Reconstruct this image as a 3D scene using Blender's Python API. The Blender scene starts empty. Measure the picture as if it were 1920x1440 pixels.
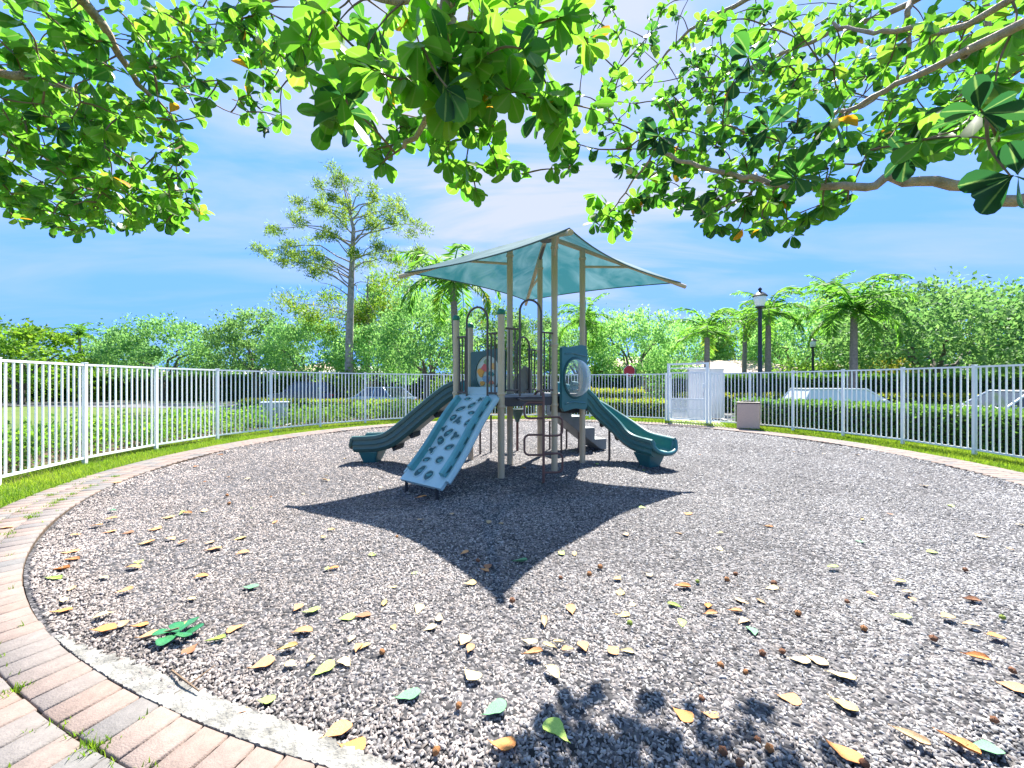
import bpy, bmesh, math, random
import numpy as np
from mathutils import Vector, Matrix
random.seed(7); np.random.seed(7)
R = math.radians
S = bpy.context.scene
COL = S.collection

# ------------------------------------------------------------------ camera
FPX, YH, CAMH = 760.0, 717.0, 1.4            # focal length in photo pixels, horizon row, eye height
cam = bpy.data.cameras.new('camera'); camo = bpy.data.objects.new('camera', cam); COL.objects.link(camo)
camo.location = (0, 0, CAMH); camo.rotation_euler = (R(90), 0, 0)
cam.sensor_width = 36; cam.lens = 36 * FPX / 1920; cam.shift_y = -(720 - YH) / 1920
cam.clip_start = 0.05; cam.clip_end = 3000
S.camera = camo

# ------------------------------------------------------------------ sky, sun, exposure
SUN_EL, SUN_AZ = R(56), R(20.5)              # azimuth measured from +Y towards +X
w = bpy.data.worlds.new('World'); S.world = w; w.use_nodes = True
nt = w.node_tree; nt.nodes.clear()
out = nt.nodes.new('ShaderNodeOutputWorld'); bg = nt.nodes.new('ShaderNodeBackground')
sky = nt.nodes.new('ShaderNodeTexSky'); sky.sky_type = 'NISHITA'; sky.sun_disc = False
sky.sun_elevation = SUN_EL; sky.sun_rotation = SUN_AZ
sky.air_density = 0.75; sky.dust_density = 0.05; sky.ozone_density = 1.0; sky.altitude = 0
bg.inputs['Strength'].default_value = 0.1
# thin streaky cloud, mapped by direction on a flat layer overhead
tc = nt.nodes.new('ShaderNodeTexCoord'); sep = nt.nodes.new('ShaderNodeSeparateXYZ')
nt.links.new(tc.outputs['Generated'], sep.inputs[0])
def wmath(op, a, b=None):
    n = nt.nodes.new('ShaderNodeMath'); n.operation = op
    for i, v in enumerate((a, b)):
        if v is None: continue
        if isinstance(v, (int, float)): n.inputs[i].default_value = v
        else: nt.links.new(v, n.inputs[i])
    return n.outputs[0]
zz = wmath('MAXIMUM', wmath('ADD', sep.outputs[2], 0.12), 0.05)
cx_ = wmath('DIVIDE', sep.outputs[0], zz); cy_ = wmath('DIVIDE', sep.outputs[1], zz)
comb = nt.nodes.new('ShaderNodeCombineXYZ')
nt.links.new(wmath('MULTIPLY', cx_, 0.55), comb.inputs[0]); nt.links.new(wmath('MULTIPLY', cy_, 1.5), comb.inputs[1])
nz = nt.nodes.new('ShaderNodeTexNoise'); nz.inputs['Scale'].default_value = 1.1; nz.inputs['Detail'].default_value = 7
nz.inputs['Roughness'].default_value = 0.55; nz.inputs['Distortion'].default_value = 0.5
nt.links.new(comb.outputs[0], nz.inputs['Vector'])
cr = nt.nodes.new('ShaderNodeValToRGB'); cr.color_ramp.elements[0].position = 0.42; cr.color_ramp.elements[1].position = 0.74
nt.links.new(nz.outputs['Fac'], cr.inputs['Fac'])
mixc = nt.nodes.new('ShaderNodeMixRGB'); mixc.inputs['Color2'].default_value = (1.65, 1.85, 2.45, 1)
lowfade = nt.nodes.new('ShaderNodeMapRange'); lowfade.inputs[1].default_value = 0.12; lowfade.inputs[2].default_value = 0.42; nt.links.new(sep.outputs[2], lowfade.inputs[0])
dp = nt.nodes.new('ShaderNodeVectorMath'); dp.operation = 'DOT_PRODUCT'; dp.inputs[1].default_value = (.08, .80, .59); nt.links.new(tc.outputs['Generated'], dp.inputs[0])
veil = nt.nodes.new('ShaderNodeMapRange'); veil.interpolation_type = 'SMOOTHSTEP'; veil.inputs[1].default_value = .80; veil.inputs[2].default_value = 1.0; nt.links.new(dp.outputs['Value'], veil.inputs[0])   # thin cirrus veil towards the sun
fac0 = wmath('MULTIPLY', cr.outputs['Color'], wmath('ADD', wmath('MULTIPLY', lowfade.outputs[0], .75), .25))
fac1 = wmath('MULTIPLY', veil.outputs[0], wmath('ADD', wmath('MULTIPLY', cr.outputs['Color'], 1.1), .22))
nt.links.new(wmath('MINIMUM', wmath('ADD', fac0, fac1), 1.0), mixc.inputs['Fac'])
ssep = nt.nodes.new('ShaderNodeSeparateColor'); scmb = nt.nodes.new('ShaderNodeCombineColor'); nt.links.new(sky.outputs[0], ssep.inputs[0])
for ch, lim in enumerate((0.58, 1.40, 3.6)):    # soften the white band at the horizon
    sm_ = nt.nodes.new('ShaderNodeMath'); sm_.operation = 'SMOOTH_MIN'; sm_.inputs[1].default_value = lim; sm_.inputs[2].default_value = (.45, .8, 1.2)[ch]
    nt.links.new(ssep.outputs[ch], sm_.inputs[0]); nt.links.new(sm_.outputs[0], scmb.inputs[ch])
nt.links.new(scmb.outputs[0], mixc.inputs['Color1'])
nt.links.new(mixc.outputs[0], bg.inputs['Color']); nt.links.new(bg.outputs[0], out.inputs['Surface'])
sl = bpy.data.lights.new('sun', 'SUN'); sl.energy = 3.9; sl.angle = R(0.53); sl.color = (1.0, 0.95, 0.87)
so = bpy.data.objects.new('sun', sl); COL.objects.link(so)
sd = Vector((math.sin(SUN_AZ) * math.cos(SUN_EL), math.cos(SUN_AZ) * math.cos(SUN_EL), math.sin(SUN_EL)))
so.rotation_euler = (-sd).to_track_quat('-Z', 'Y').to_euler(); so.location = sd * 60
S.view_settings.view_transform = 'Standard'; S.view_settings.look = 'None'
S.view_settings.gamma = 1; S.view_settings.use_curve_mapping = False
S.view_settings.exposure = 2.17

# ------------------------------------------------------------------ helpers
def at(px, py, Y):                            # a point seen at photo pixel px,py at distance Y
    return Vector(((px - 960) / FPX * Y, Y, CAMH + (YH - py) / FPX * Y))
def onground(px, py, z=0.0):
    Y = (CAMH - z) * FPX / (py - YH)
    return Vector(((px - 960) / FPX * Y, Y, z))

class MB:                                     # collects shapes, becomes ONE mesh object
    def __init__(s): s.v = []; s.f = []
    def add(s, vs, fs):
        o = len(s.v); s.v += [tuple(p) for p in vs]; s.f += [tuple(i + o for i in f) for f in fs]
    def box(s, c, d, M=None, ax=None):
        c = Vector(c); hx, hy, hz = d[0] / 2, d[1] / 2, d[2] / 2
        ps = [Vector((x, y, z)) for z in (-hz, hz) for y in (-hy, hy) for x in (-hx, hx)]
        if M is not None: ps = [M @ p for p in ps]
        s.add([c + p for p in ps], [(0, 2, 3, 1), (4, 5, 7, 6), (0, 1, 5, 4), (2, 6, 7, 3), (0, 4, 6, 2), (1, 3, 7, 5)])
    def tube(s, pts, r, n=8, cap=True):
        pts = [Vector(p) for p in pts]; m = len(pts)
        rs = r if isinstance(r, (list, tuple)) else [r] * m
        t0 = (pts[1] - pts[0]).normalized()
        up = Vector((0, 0, 1)) if abs(t0.z) < 0.9 else Vector((1, 0, 0))
        x = t0.cross(up).normalized(); vs = []; fs = []
        for i, p in enumerate(pts):
            t = (pts[min(i + 1, m - 1)] - pts[max(i - 1, 0)]).normalized()
            x = (x - t * x.dot(t)).normalized(); y = t.cross(x)
            for k in range(n):
                a = 2 * math.pi * k / n
                vs.append(p + (x * math.cos(a) + y * math.sin(a)) * rs[i])
        for i in range(m - 1):
            for k in range(n):
                fs.append((i * n + k, i * n + (k + 1) % n, (i + 1) * n + (k + 1) % n, (i + 1) * n + k))
        if cap: fs += [tuple(range(n))[::-1], tuple(range((m - 1) * n, m * n))]
        s.add(vs, fs)
    def lathe(s, c, prof, n=20, axis=None):   # profile of (r, z) turned about z (or another axis)
        c = Vector(c); vs = []; fs = []; m = len(prof)
        Q = Vector((0, 0, 1)).rotation_difference(Vector(axis)).to_matrix() if axis is not None else Matrix.Identity(3)
        for r, z in prof:
            for k in range(n):
                a = 2 * math.pi * k / n; vs.append(c + Q @ Vector((r * math.cos(a), r * math.sin(a), z)))
        for i in range(m - 1):
            for k in range(n): fs.append((i * n + k, i * n + (k + 1) % n, (i + 1) * n + (k + 1) % n, (i + 1) * n + k))
        fs += [tuple(range(n))[::-1], tuple(range((m - 1) * n, m * n))]
        s.add(vs, fs)
    def prism(s, poly, dz):                   # polygon of 3d points extruded by vector dz
        n = len(poly); dz = Vector(dz); poly = [Vector(p) for p in poly]
        s.add(poly + [p + dz for p in poly], [tuple(range(n))[::-1], tuple(range(n, 2 * n))] +
              [(i, (i + 1) % n, n + (i + 1) % n, n + i) for i in range(n)])
    def build(s, name, mat, parent=None, smooth=False, bevel=0, loc=None):
        me = bpy.data.meshes.new(name); me.from_pydata(s.v, [], s.f)
        bm = bmesh.new(); bm.from_mesh(me); bmesh.ops.recalc_face_normals(bm, faces=bm.faces); bm.to_mesh(me); bm.free()
        o = bpy.data.objects.new(name, me); COL.objects.link(o); me.materials.append(mat)
        if smooth:
            me.shade_smooth()
            try: me.set_sharp_from_angle(angle=R(42))
            except Exception: pass
        if bevel:
            b = o.modifiers.new('bevel', 'BEVEL'); b.width = bevel; b.segments = 2; b.limit_method = 'ANGLE'; b.angle_limit = R(40)
        if parent is not None:
            o.parent = parent; o.matrix_parent_inverse = Matrix.Translation(-parent.location)
        return o
def np_mesh(name, V, F, mat, parent=None, tint=None, smooth=False, rib=None):   # V (n,3), F (m,k) arrays of equal k
    me = bpy.data.meshes.new(name); V = np.asarray(V, np.float32); F = np.asarray(F, np.int32); k = F.shape[1]
    me.vertices.add(len(V)); me.vertices.foreach_set('co', V.ravel())
    me.loops.add(F.size); me.loops.foreach_set('vertex_index', F.ravel())
    me.polygons.add(len(F)); me.polygons.foreach_set('loop_start', np.arange(0, F.size, k, dtype=np.int32))
    me.polygons.foreach_set('loop_total', np.full(len(F), k, np.int32))
    if tint is not None:
        a = me.attributes.new('tint', 'FLOAT', 'POINT'); a.data.foreach_set('value', np.asarray(tint, np.float32))
    if rib is not None:
        a = me.attributes.new('rib', 'FLOAT', 'POINT'); a.data.foreach_set('value', np.asarray(rib, np.float32))
    me.update(calc_edges=True); me.validate()
    if smooth: me.shade_smooth()
    me.materials.append(mat)
    o = bpy.data.objects.new(name, me); COL.objects.link(o)
    if parent is not None:
        o.parent = parent; o.matrix_parent_inverse = Matrix.Translation(-parent.location)
    return o
def scatter(TV, TF, P, X, Y, Z, sc, tint):    # many copies of a template as arrays
    TV = np.asarray(TV, float); TF = np.asarray(TF, int); n = len(P); m = len(TV)
    sc = np.asarray(sc, float); sc = sc[:, None] if sc.ndim == 1 else sc
    L = TV[None] * sc[:, None, :] if sc.shape[1] == 3 else TV[None] * sc[:, None, :]
    V = P[:, None] + L[..., 0:1] * X[:, None] + L[..., 1:2] * Y[:, None] + L[..., 2:3] * Z[:, None]
    F = TF[None] + (np.arange(n) * m)[:, None, None]
    return V.reshape(-1, 3), F.reshape(-1, TF.shape[1]), np.repeat(tint, m)
def norm(a): return a / (np.linalg.norm(a, axis=-1, keepdims=True) + 1e-9)
def frames(D, roll=None):                     # X along D, random roll about it
    D = norm(D); r = norm(np.random.randn(*D.shape)); Yv = norm(np.cross(D, r)); return D, Yv, np.cross(D, Yv)
def tag(o, label=None, cat=None, group=None, kind=None):
    if label: o['label'] = label
    if cat: o['category'] = cat
    if group: o['group'] = group
    if kind: o['kind'] = kind
    return o
def thing(name, loc, label, cat, group=None):
    o = bpy.data.objects.new(name, None); COL.objects.link(o); o.location = loc; o.empty_display_size = 0.2
    return tag(o, label, cat, group)
def copy_tree(o, parent=None):
    c = o.copy(); COL.objects.link(c)
    if parent is not None: c.parent = parent
    for ch in list(o.children): copy_tree(ch, c)
    return c

# ------------------------------------------------------------------ materials
def mat(name, col, rough=0.6, metal=0.0, noise=0.0, nscale=8.0, bump=0.0, bscale=60.0, spec=0.5, col2=None, coat=0):
    m = bpy.data.materials.new(name); m.use_nodes = True; t = m.node_tree; b = t.nodes['Principled BSDF']
    b.inputs['Roughness'].default_value = rough; b.inputs['Metallic'].default_value = metal
    b.inputs['Specular IOR Level'].default_value = spec
    if coat: b.inputs['Coat Weight'].default_value = coat
    c = (*col, 1); b.inputs['Base Color'].default_value = c
    tcn = t.nodes.new('ShaderNodeTexCoord')
    if noise or col2:
        n = t.nodes.new('ShaderNodeTexNoise'); n.inputs['Scale'].default_value = nscale; n.inputs['Detail'].default_value = 6
        t.links.new(tcn.outputs['Object'], n.inputs['Vector'])
        r = t.nodes.new('ShaderNodeValToRGB'); r.color_ramp.elements[0].position = 0.32; r.color_ramp.elements[1].position = 0.7
        lo = col2 if col2 else tuple(x * (1 - noise) for x in col)
        r.color_ramp.elements[0].color = (*lo, 1); r.color_ramp.elements[1].color = c
        t.links.new(n.outputs['Fac'], r.inputs['Fac']); t.links.new(r.outputs['Color'], b.inputs['Base Color'])
    if bump:
        n2 = t.nodes.new('ShaderNodeTexNoise'); n2.inputs['Scale'].default_value = bscale; n2.inputs['Detail'].default_value = 4
        t.links.new(tcn.outputs['Object'], n2.inputs['Vector'])
        bp = t.nodes.new('ShaderNodeBump'); bp.inputs['Strength'].default_value = bump; bp.inputs['Distance'].default_value = 0.02
        t.links.new(n2.outputs['Fac'], bp.inputs['Height']); t.links.new(bp.outputs['Normal'], b.inputs['Normal'])
    return m
def leafmat(name, stops, trans, tw=0.5, rough=0.6, spec=0.22, tmul=1.0):
    """per-leaf colour from the 'tint' attribute; the light through the leaf takes the colour trans"""
    m = bpy.data.materials.new(name); m.use_nodes = True; t = m.node_tree; b = t.nodes['Principled BSDF']
    a = t.nodes.new('ShaderNodeAttribute'); a.attribute_name = 'tint'
    def ramp(st):
        r = t.nodes.new('ShaderNodeValToRGB'); e = r.color_ramp.elements
        while len(e) < len(st): e.new(0.5)
        for i, (p, c) in enumerate(st): e[i].position = p; e[i].color = (*c, 1)
        t.links.new(a.outputs['Fac'], r.inputs['Fac']); return r
    t.links.new(ramp(stops).outputs['Color'], b.inputs['Base Color'])
    b.inputs['Roughness'].default_value = rough; b.inputs['Specular IOR Level'].default_value = spec
    tr = t.nodes.new('ShaderNodeBsdfTranslucent'); t.links.new(ramp(trans).outputs['Color'], tr.inputs['Color'])
    mx = t.nodes.new('ShaderNodeMixShader'); mx.inputs[0].default_value = tw
    t.links.new(b.outputs[0], mx.inputs[1]); t.links.new(tr.outputs[0], mx.inputs[2])
    t.links.new(mx.outputs[0], t.nodes['Material Output'].inputs['Surface'])
    return m
M = {}
M['post'] = mat('tan painted post', (0.56, 0.43, 0.275), 0.45, noise=0.1, nscale=5)
M['brown'] = mat('brown coated pipe', (0.10, 0.075, 0.065), 0.45, noise=0.2)
M['rust'] = mat('reddish brown pipe', (0.17, 0.075, 0.06), 0.5, noise=0.3)
M['teal'] = mat('teal plastic', (0.035, 0.15, 0.155), 0.38, noise=0.1, nscale=6, spec=0.5)
M['teal_grey'] = mat('weathered grey teal plastic', (0.045, 0.11, 0.105), 0.42, noise=0.12, nscale=7)
M['teal_inner'] = mat('lit teal trough', (0.008, 0.17, 0.16), 0.35, noise=0.2)
M['wall_teal'] = mat('pale faded teal plastic', (0.37, 0.53, 0.55), 0.5, noise=0.08, nscale=5)
M['wall_rail'] = mat('mid teal plastic rail', (0.10, 0.33, 0.34), 0.42, noise=0.25, nscale=5)
M['hold'] = mat('dark teal recess', (0.02, 0.085, 0.09), 0.6)
M['ball'] = mat('green ball cap', (0.01, 0.16, 0.10), 0.35)
M['deck'] = mat('dark coated deck', (0.06, 0.055, 0.06), 0.6, noise=0.3)
M['decktop'] = mat('pale grey deck', (0.30, 0.31, 0.34), 0.6, noise=0.3)
M['rubber'] = mat('black rubber', (0.02, 0.02, 0.022), 0.7)
M['white'] = mat('white powder coat', (0.86, 0.88, 0.86), 0.4, noise=0.05, nscale=3)
M['grey_step'] = mat('grey plastic step', (0.20, 0.22, 0.22), 0.55, noise=0.2)
M['beige_panel'] = mat('beige panel', (0.36, 0.31, 0.25), 0.6, noise=0.2)
M['bark'] = mat('grey bark', (0.17, 0.145, 0.12), 0.9, noise=0.5, nscale=9, bump=0.8, bscale=25)
M['pinebark'] = mat('pine bark', (0.42, 0.37, 0.34), 0.9, noise=0.5, nscale=5, bump=0.8, bscale=14)
M['limb'] = mat('pale tan limb bark', (0.52, 0.38, 0.28), 0.75, noise=0.5, nscale=22, bump=0.7, bscale=90)
M['twig'] = mat('brown twig', (0.20, 0.13, 0.075), 0.8, noise=0.3, nscale=30)
M['palmtrunk'] = mat('palm trunk', (0.27, 0.23, 0.20), 0.9, noise=0.4, nscale=10, bump=0.5, bscale=20)
M['black'] = mat('black painted metal', (0.015, 0.02, 0.02), 0.4)
M['stone'] = mat('tan aggregate', (0.72, 0.53, 0.42), 0.85, noise=0.3, nscale=90, bump=0.5, bscale=200)
M['asphalt'] = mat('asphalt', (0.14, 0.14, 0.145), 0.9, noise=0.3, nscale=3)
M['concrete'] = mat('concrete', (0.52, 0.50, 0.47), 0.85, noise=0.25, nscale=4, bump=0.3)
M['soil'] = mat('brown soil', (0.10, 0.065, 0.04), 0.95, noise=0.5, nscale=12, bump=0.6, bscale=30)
G1, G2 = (0.035, 0.10, 0.012), (0.10, 0.21, 0.02)
M['oakleaf'] = leafmat('oak leaf', [(0, (0.04, 0.115, 0.04)), (0.5, (0.09, 0.22, 0.065)), (1, (0.2, 0.36, 0.11))], [(0, (0.16, 0.44, 0.10)), (1, (0.42, 0.68, 0.18))], 0.4)
M['limeleaf'] = leafmat('yellow green leaf', [(0, (0.06, 0.16, 0.012)), (0.6, (0.13, 0.24, 0.015)), (1, (0.32, 0.29, 0.03))], [(0, (0.2, 0.44, 0.03)), (0.6, (0.34, 0.52, 0.04)), (1, (0.6, 0.52, 0.06))], 0.45, 0.5)
M['hedgeleaf'] = leafmat('hedge leaf', [(0, (0.02, 0.075, 0.022)), (0.6, (0.05, 0.14, 0.03)), (1, (0.13, 0.25, 0.04))], [(0, (0.10, 0.34, 0.05)), (1, (0.28, 0.5, 0.06))], 0.35)
M['shrubleaf'] = leafmat('shrub leaf', [(0, (0.03, 0.09, 0.02)), (0.6, (0.07, 0.17, 0.025)), (0.96, (0.16, 0.28, 0.03)), (1, (0.6, 0.25, 0.02))], [(0, (0.12, 0.36, 0.04)), (1, (0.4, 0.6, 0.06))], 0.42)
M['pineneedle'] = leafmat('pine needle', [(0, (0.06, 0.16, 0.015)), (1, (0.19, 0.33, 0.03))], [(0, (0.18, 0.36, 0.03)), (1, (0.46, 0.60, 0.08))], 0.5, 0.75, 0.15)
M['palmleaf'] = leafmat('palm leaf', [(0, (0.04, 0.12, 0.018)), (0.75, (0.11, 0.24, 0.03)), (1, (0.35, 0.25, 0.04))], [(0, (0.16, 0.5, 0.05)), (0.8, (0.34, 0.68, 0.07)), (1, (0.6, 0.5, 0.05))], 0.45)
M['bigleaf'] = leafmat('waxy round leaf', [(0, (0.012, 0.045, 0.018)), (0.45, (0.035, 0.11, 0.012)), (0.9, (0.09, 0.19, 0.015)), (0.985, (0.13, 0.22, 0.015)), (1, (0.65, 0.27, 0.02))],
                       [(0, (0.025, 0.11, 0.03)), (0.25, (0.11, 0.38, 0.03)), (0.5, (0.20, 0.54, 0.03)), (0.9, (0.27, 0.60, 0.05)), (0.985, (0.34, 0.62, 0.05)), (1, (0.9, 0.40, 0.02))], 0.55, 0.42, 0.4)
M['grassblade'] = leafmat('grass blade', [(0, (0.05, 0.12, 0.01)), (0.7, (0.13, 0.24, 0.012)), (1, (0.30, 0.30, 0.05))], [(0, (0.2, 0.42, 0.02)), (1, (0.5, 0.65, 0.05))], 0.4)

def vary(m, lo, hi):                          # every tree of a kind a little lighter or darker than the next
    t = m.node_tree; oi = t.nodes.new('ShaderNodeObjectInfo'); r = t.nodes.new('ShaderNodeMapRange'); r.inputs[3].default_value = lo; r.inputs[4].default_value = hi; t.links.new(oi.outputs['Random'], r.inputs[0])
    for n in list(t.nodes):
        if n.type in ('BSDF_PRINCIPLED', 'BSDF_TRANSLUCENT'):
            i = n.inputs['Base Color'] if n.type == 'BSDF_PRINCIPLED' else n.inputs['Color']; src = i.links[0].from_socket; hs = t.nodes.new('ShaderNodeHueSaturation')
            t.links.new(r.outputs[0], hs.inputs['Value']); t.links.new(src, hs.inputs['Color']); t.links.new(hs.outputs[0], i)
vary(M['oakleaf'], .75, 1.5); vary(M['shrubleaf'], .8, 1.25)
def add_rib(m):                               # a paler midrib along the fold of each broad leaf
    t = m.node_tree; a = t.nodes.new('ShaderNodeAttribute'); a.attribute_name = 'rib'; r = t.nodes.new('ShaderNodeMapRange'); r.inputs[1].default_value = .86; r.inputs[2].default_value = .97; r.inputs[4].default_value = .55
    t.links.new(a.outputs['Fac'], r.inputs[0])
    for n in list(t.nodes):
        if n.type in ('BSDF_PRINCIPLED', 'BSDF_TRANSLUCENT'):
            i = n.inputs['Base Color'] if n.type == 'BSDF_PRINCIPLED' else n.inputs['Color']; src = i.links[0].from_socket
            mx = t.nodes.new('ShaderNodeMixRGB'); mx.inputs[2].default_value = (.32, .45, .12, 1); t.links.new(r.outputs[0], mx.inputs[0]); t.links.new(src, mx.inputs[1]); t.links.new(mx.outputs[0], i)
add_rib(M['bigleaf'])
# ------------------------------------------------------------------ the ground
CX, CY = 0.75, 8.08                            # centre of the round play area
R_IN, R_OUT, R_FEN = 6.70, 7.33, 8.15
def bulge(a):                                 # the bed is not quite round: it swells a little on the near side
    d = (a - R(-84) + math.pi) % (2 * math.pi) - math.pi; return 1 + .024 * math.exp(-(d / R(19)) ** 2)
def pol(r, a, z=0):
    k = bulge(a) if r < 8 else 1; return Vector((CX + r * k * math.cos(a), CY + r * k * math.sin(a), z))
def inside(x, y, m): return math.hypot(x - CX, y - CY) < R_IN * bulge(math.atan2(y - CY, x - CX)) - m
def gz(x, y):                                 # ground height: level here, a little lower out by the road
    r = math.hypot(x - CX, y - CY); t = min(max((r - 9.6) / 3.0, 0), 1); return (-0.012 if r > 7 else -0.09) - 0.28 * t * t * (3 - 2 * t)
def lawn_mat():
    m = bpy.data.materials.new('lawn'); m.use_nodes = True; t = m.node_tree; b = t.nodes['Principled BSDF']; b.inputs['Roughness'].default_value = 0.95
    tcn = t.nodes.new('ShaderNodeTexCoord')
    n = t.nodes.new('ShaderNodeTexNoise'); n.inputs['Scale'].default_value = 0.35; n.inputs['Detail'].default_value = 10; n.inputs['Roughness'].default_value = 0.7
    n2 = t.nodes.new('ShaderNodeTexNoise'); n2.inputs['Scale'].default_value = 40; n2.inputs['Detail'].default_value = 3
    t.links.new(tcn.outputs['Object'], n.inputs['Vector']); t.links.new(tcn.outputs['Object'], n2.inputs['Vector'])
    r = t.nodes.new('ShaderNodeValToRGB'); r.color_ramp.elements[0].position = 0.3; r.color_ramp.elements[1].position = 0.7
    r.color_ramp.elements[0].color = (0.07, 0.13, 0.018, 1); r.color_ramp.elements[1].color = (0.16, 0.23, 0.03, 1)
    mx = t.nodes.new('ShaderNodeMixRGB'); mx.blend_type = 'MULTIPLY'; mx.inputs[0].default_value = 0.5
    t.links.new(n.outputs['Fac'], r.inputs['Fac']); t.links.new(r.outputs[0], mx.inputs[1]); t.links.new(n2.outputs['Color'], mx.inputs[2])
    t.links.new(mx.outputs[0], b.inputs['Base Color'])
    bp = t.nodes.new('ShaderNodeBump'); bp.inputs['Strength'].default_value = 0.7; bp.inputs['Distance'].default_value = 0.05
    t.links.new(n2.outputs['Fac'], bp.inputs['Height']); t.links.new(bp.outputs['Normal'], b.inputs['Normal'])
    return m
M['lawn'] = lawn_mat()
rr = [0, 3, 6, 6.9, 7.1, 8, 9, 9.6, 10, 10.4, 10.8, 11.2, 11.6, 12, 12.6, 14, 20, 40, 100, 300, 900]
na = 72; V = []; F = []
for r in rr:
    for k in range(na):
        p = pol(r, 2 * math.pi * k / na); V.append((p.x, p.y, gz(p.x, p.y)))
for i in range(len(rr) - 1):
    for k in range(na): F.append((i * na + k, i * na + (k + 1) % na, (i + 1) * na + (k + 1) % na, (i + 1) * na + k))
tag(np_mesh('ground', V, F, M['lawn'], smooth=True), kind='structure')

def ring(name, r0, r1, z0, z1, a0, a1, m, n=120, rough=0.0):
    b = MB(); vs = []; fs = []; r0_ = r0
    for i in range(n + 1):
        a = a0 + (a1 - a0) * i / n
        if rough: r0 = r1 - (r1 - r0_) * min(1, .12 + 3.2 * i / n + .18 * math.sin(i * .9) * math.sin(i * .37), .12 + max(0, 2.6 * (1 - i / n)))
        j0 = random.uniform(-rough, rough); j1 = random.uniform(-rough, rough) * .3
        vs += [pol(r0 + j0, a, z0), pol(r0 + j0 * .6, a, z1 + random.uniform(-rough, 0) * .3), pol(r1 + j1, a, z1), pol(r1 + j1, a, z0)]
    for i in range(n):
        for k in range(4): fs.append((4 * i + k, 4 * i + (k + 1) % 4, 4 * i + 4 + (k + 1) % 4, 4 * i + 4 + k))
    b.add(vs, fs); return b.build(name, m)
# mulch bed under the loose chips
def mulch_mat():
    m = bpy.data.materials.new('shredded rubber mulch'); m.use_nodes = True; t = m.node_tree; b = t.nodes['Principled BSDF']; b.inputs['Roughness'].default_value = 0.85
    tcn = t.nodes.new('ShaderNodeTexCoord'); mp = t.nodes.new('ShaderNodeMapping'); mp.inputs['Scale'].default_value = (1, 1, 1)
    t.links.new(tcn.outputs['Object'], mp.inputs['Vector'])
    v = t.nodes.new('ShaderNodeTexVoronoi'); v.inputs['Scale'].default_value = 42; v.inputs['Randomness'].default_value = 1
    t.links.new(mp.outputs[0], v.inputs['Vector'])
    s2 = t.nodes.new('ShaderNodeSeparateColor'); t.links.new(v.outputs['Color'], s2.inputs[0])
    r = t.nodes.new('ShaderNodeValToRGB'); e = r.color_ramp.elements; e.new(0.5)
    for i, (p, c) in enumerate([(0, (0.012, 0.012, 0.015)), (0.5, (0.05, 0.048, 0.052)), (1, (0.17, 0.16, 0.165))]): e[i].position = p; e[i].color = (*c, 1)
    t.links.new(s2.outputs[0], r.inputs['Fac']); t.links.new(r.outputs[0], b.inputs['Base Color'])
    bp = t.nodes.new('ShaderNodeBump'); bp.inputs['Strength'].default_value = 1; bp.inputs['Distance'].default_value = 0.02; bp.invert = True
    t.links.new(v.outputs['Distance'], bp.inputs['Height']); t.links.new(bp.outputs['Normal'], b.inputs['Normal'])
    return m
M['mulchbed'] = mulch_mat()
V = []; F = []; na = 180; rr = [0.01] + [i * 0.3 for i in range(1, 22)] + [6.5, R_IN - 0.003]
def mz(x, y): return -0.012 + 0.012 * math.sin(x * 2.1 + y) * math.cos(y * 1.7 - x * .6) - sum(.035 * math.exp(-((x - a) ** 2 + (y - b) ** 2) / .15) for a, b in ((-2.75, 7.28), (2.5, 6.5), (-1.3, 4.85))) + 0.008 * math.sin(x * 5 + 2 * y)
for r in rr:
    for k in range(na):
        p = pol(r, 2 * math.pi * k / na); V.append((p.x, p.y, mz(p.x, p.y) - (0.008 if r > 6.4 else 0)))
for i in range(len(rr) - 1):
    for k in range(na): F.append((i * na + k, i * na + (k + 1) % na, (i + 1) * na + (k + 1) % na, (i + 1) * na + k))
tag(np_mesh('mulch_bed', np.array(V) + [0, 0, 0.006], F, M['mulchbed'], smooth=True), kind='structure')
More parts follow.
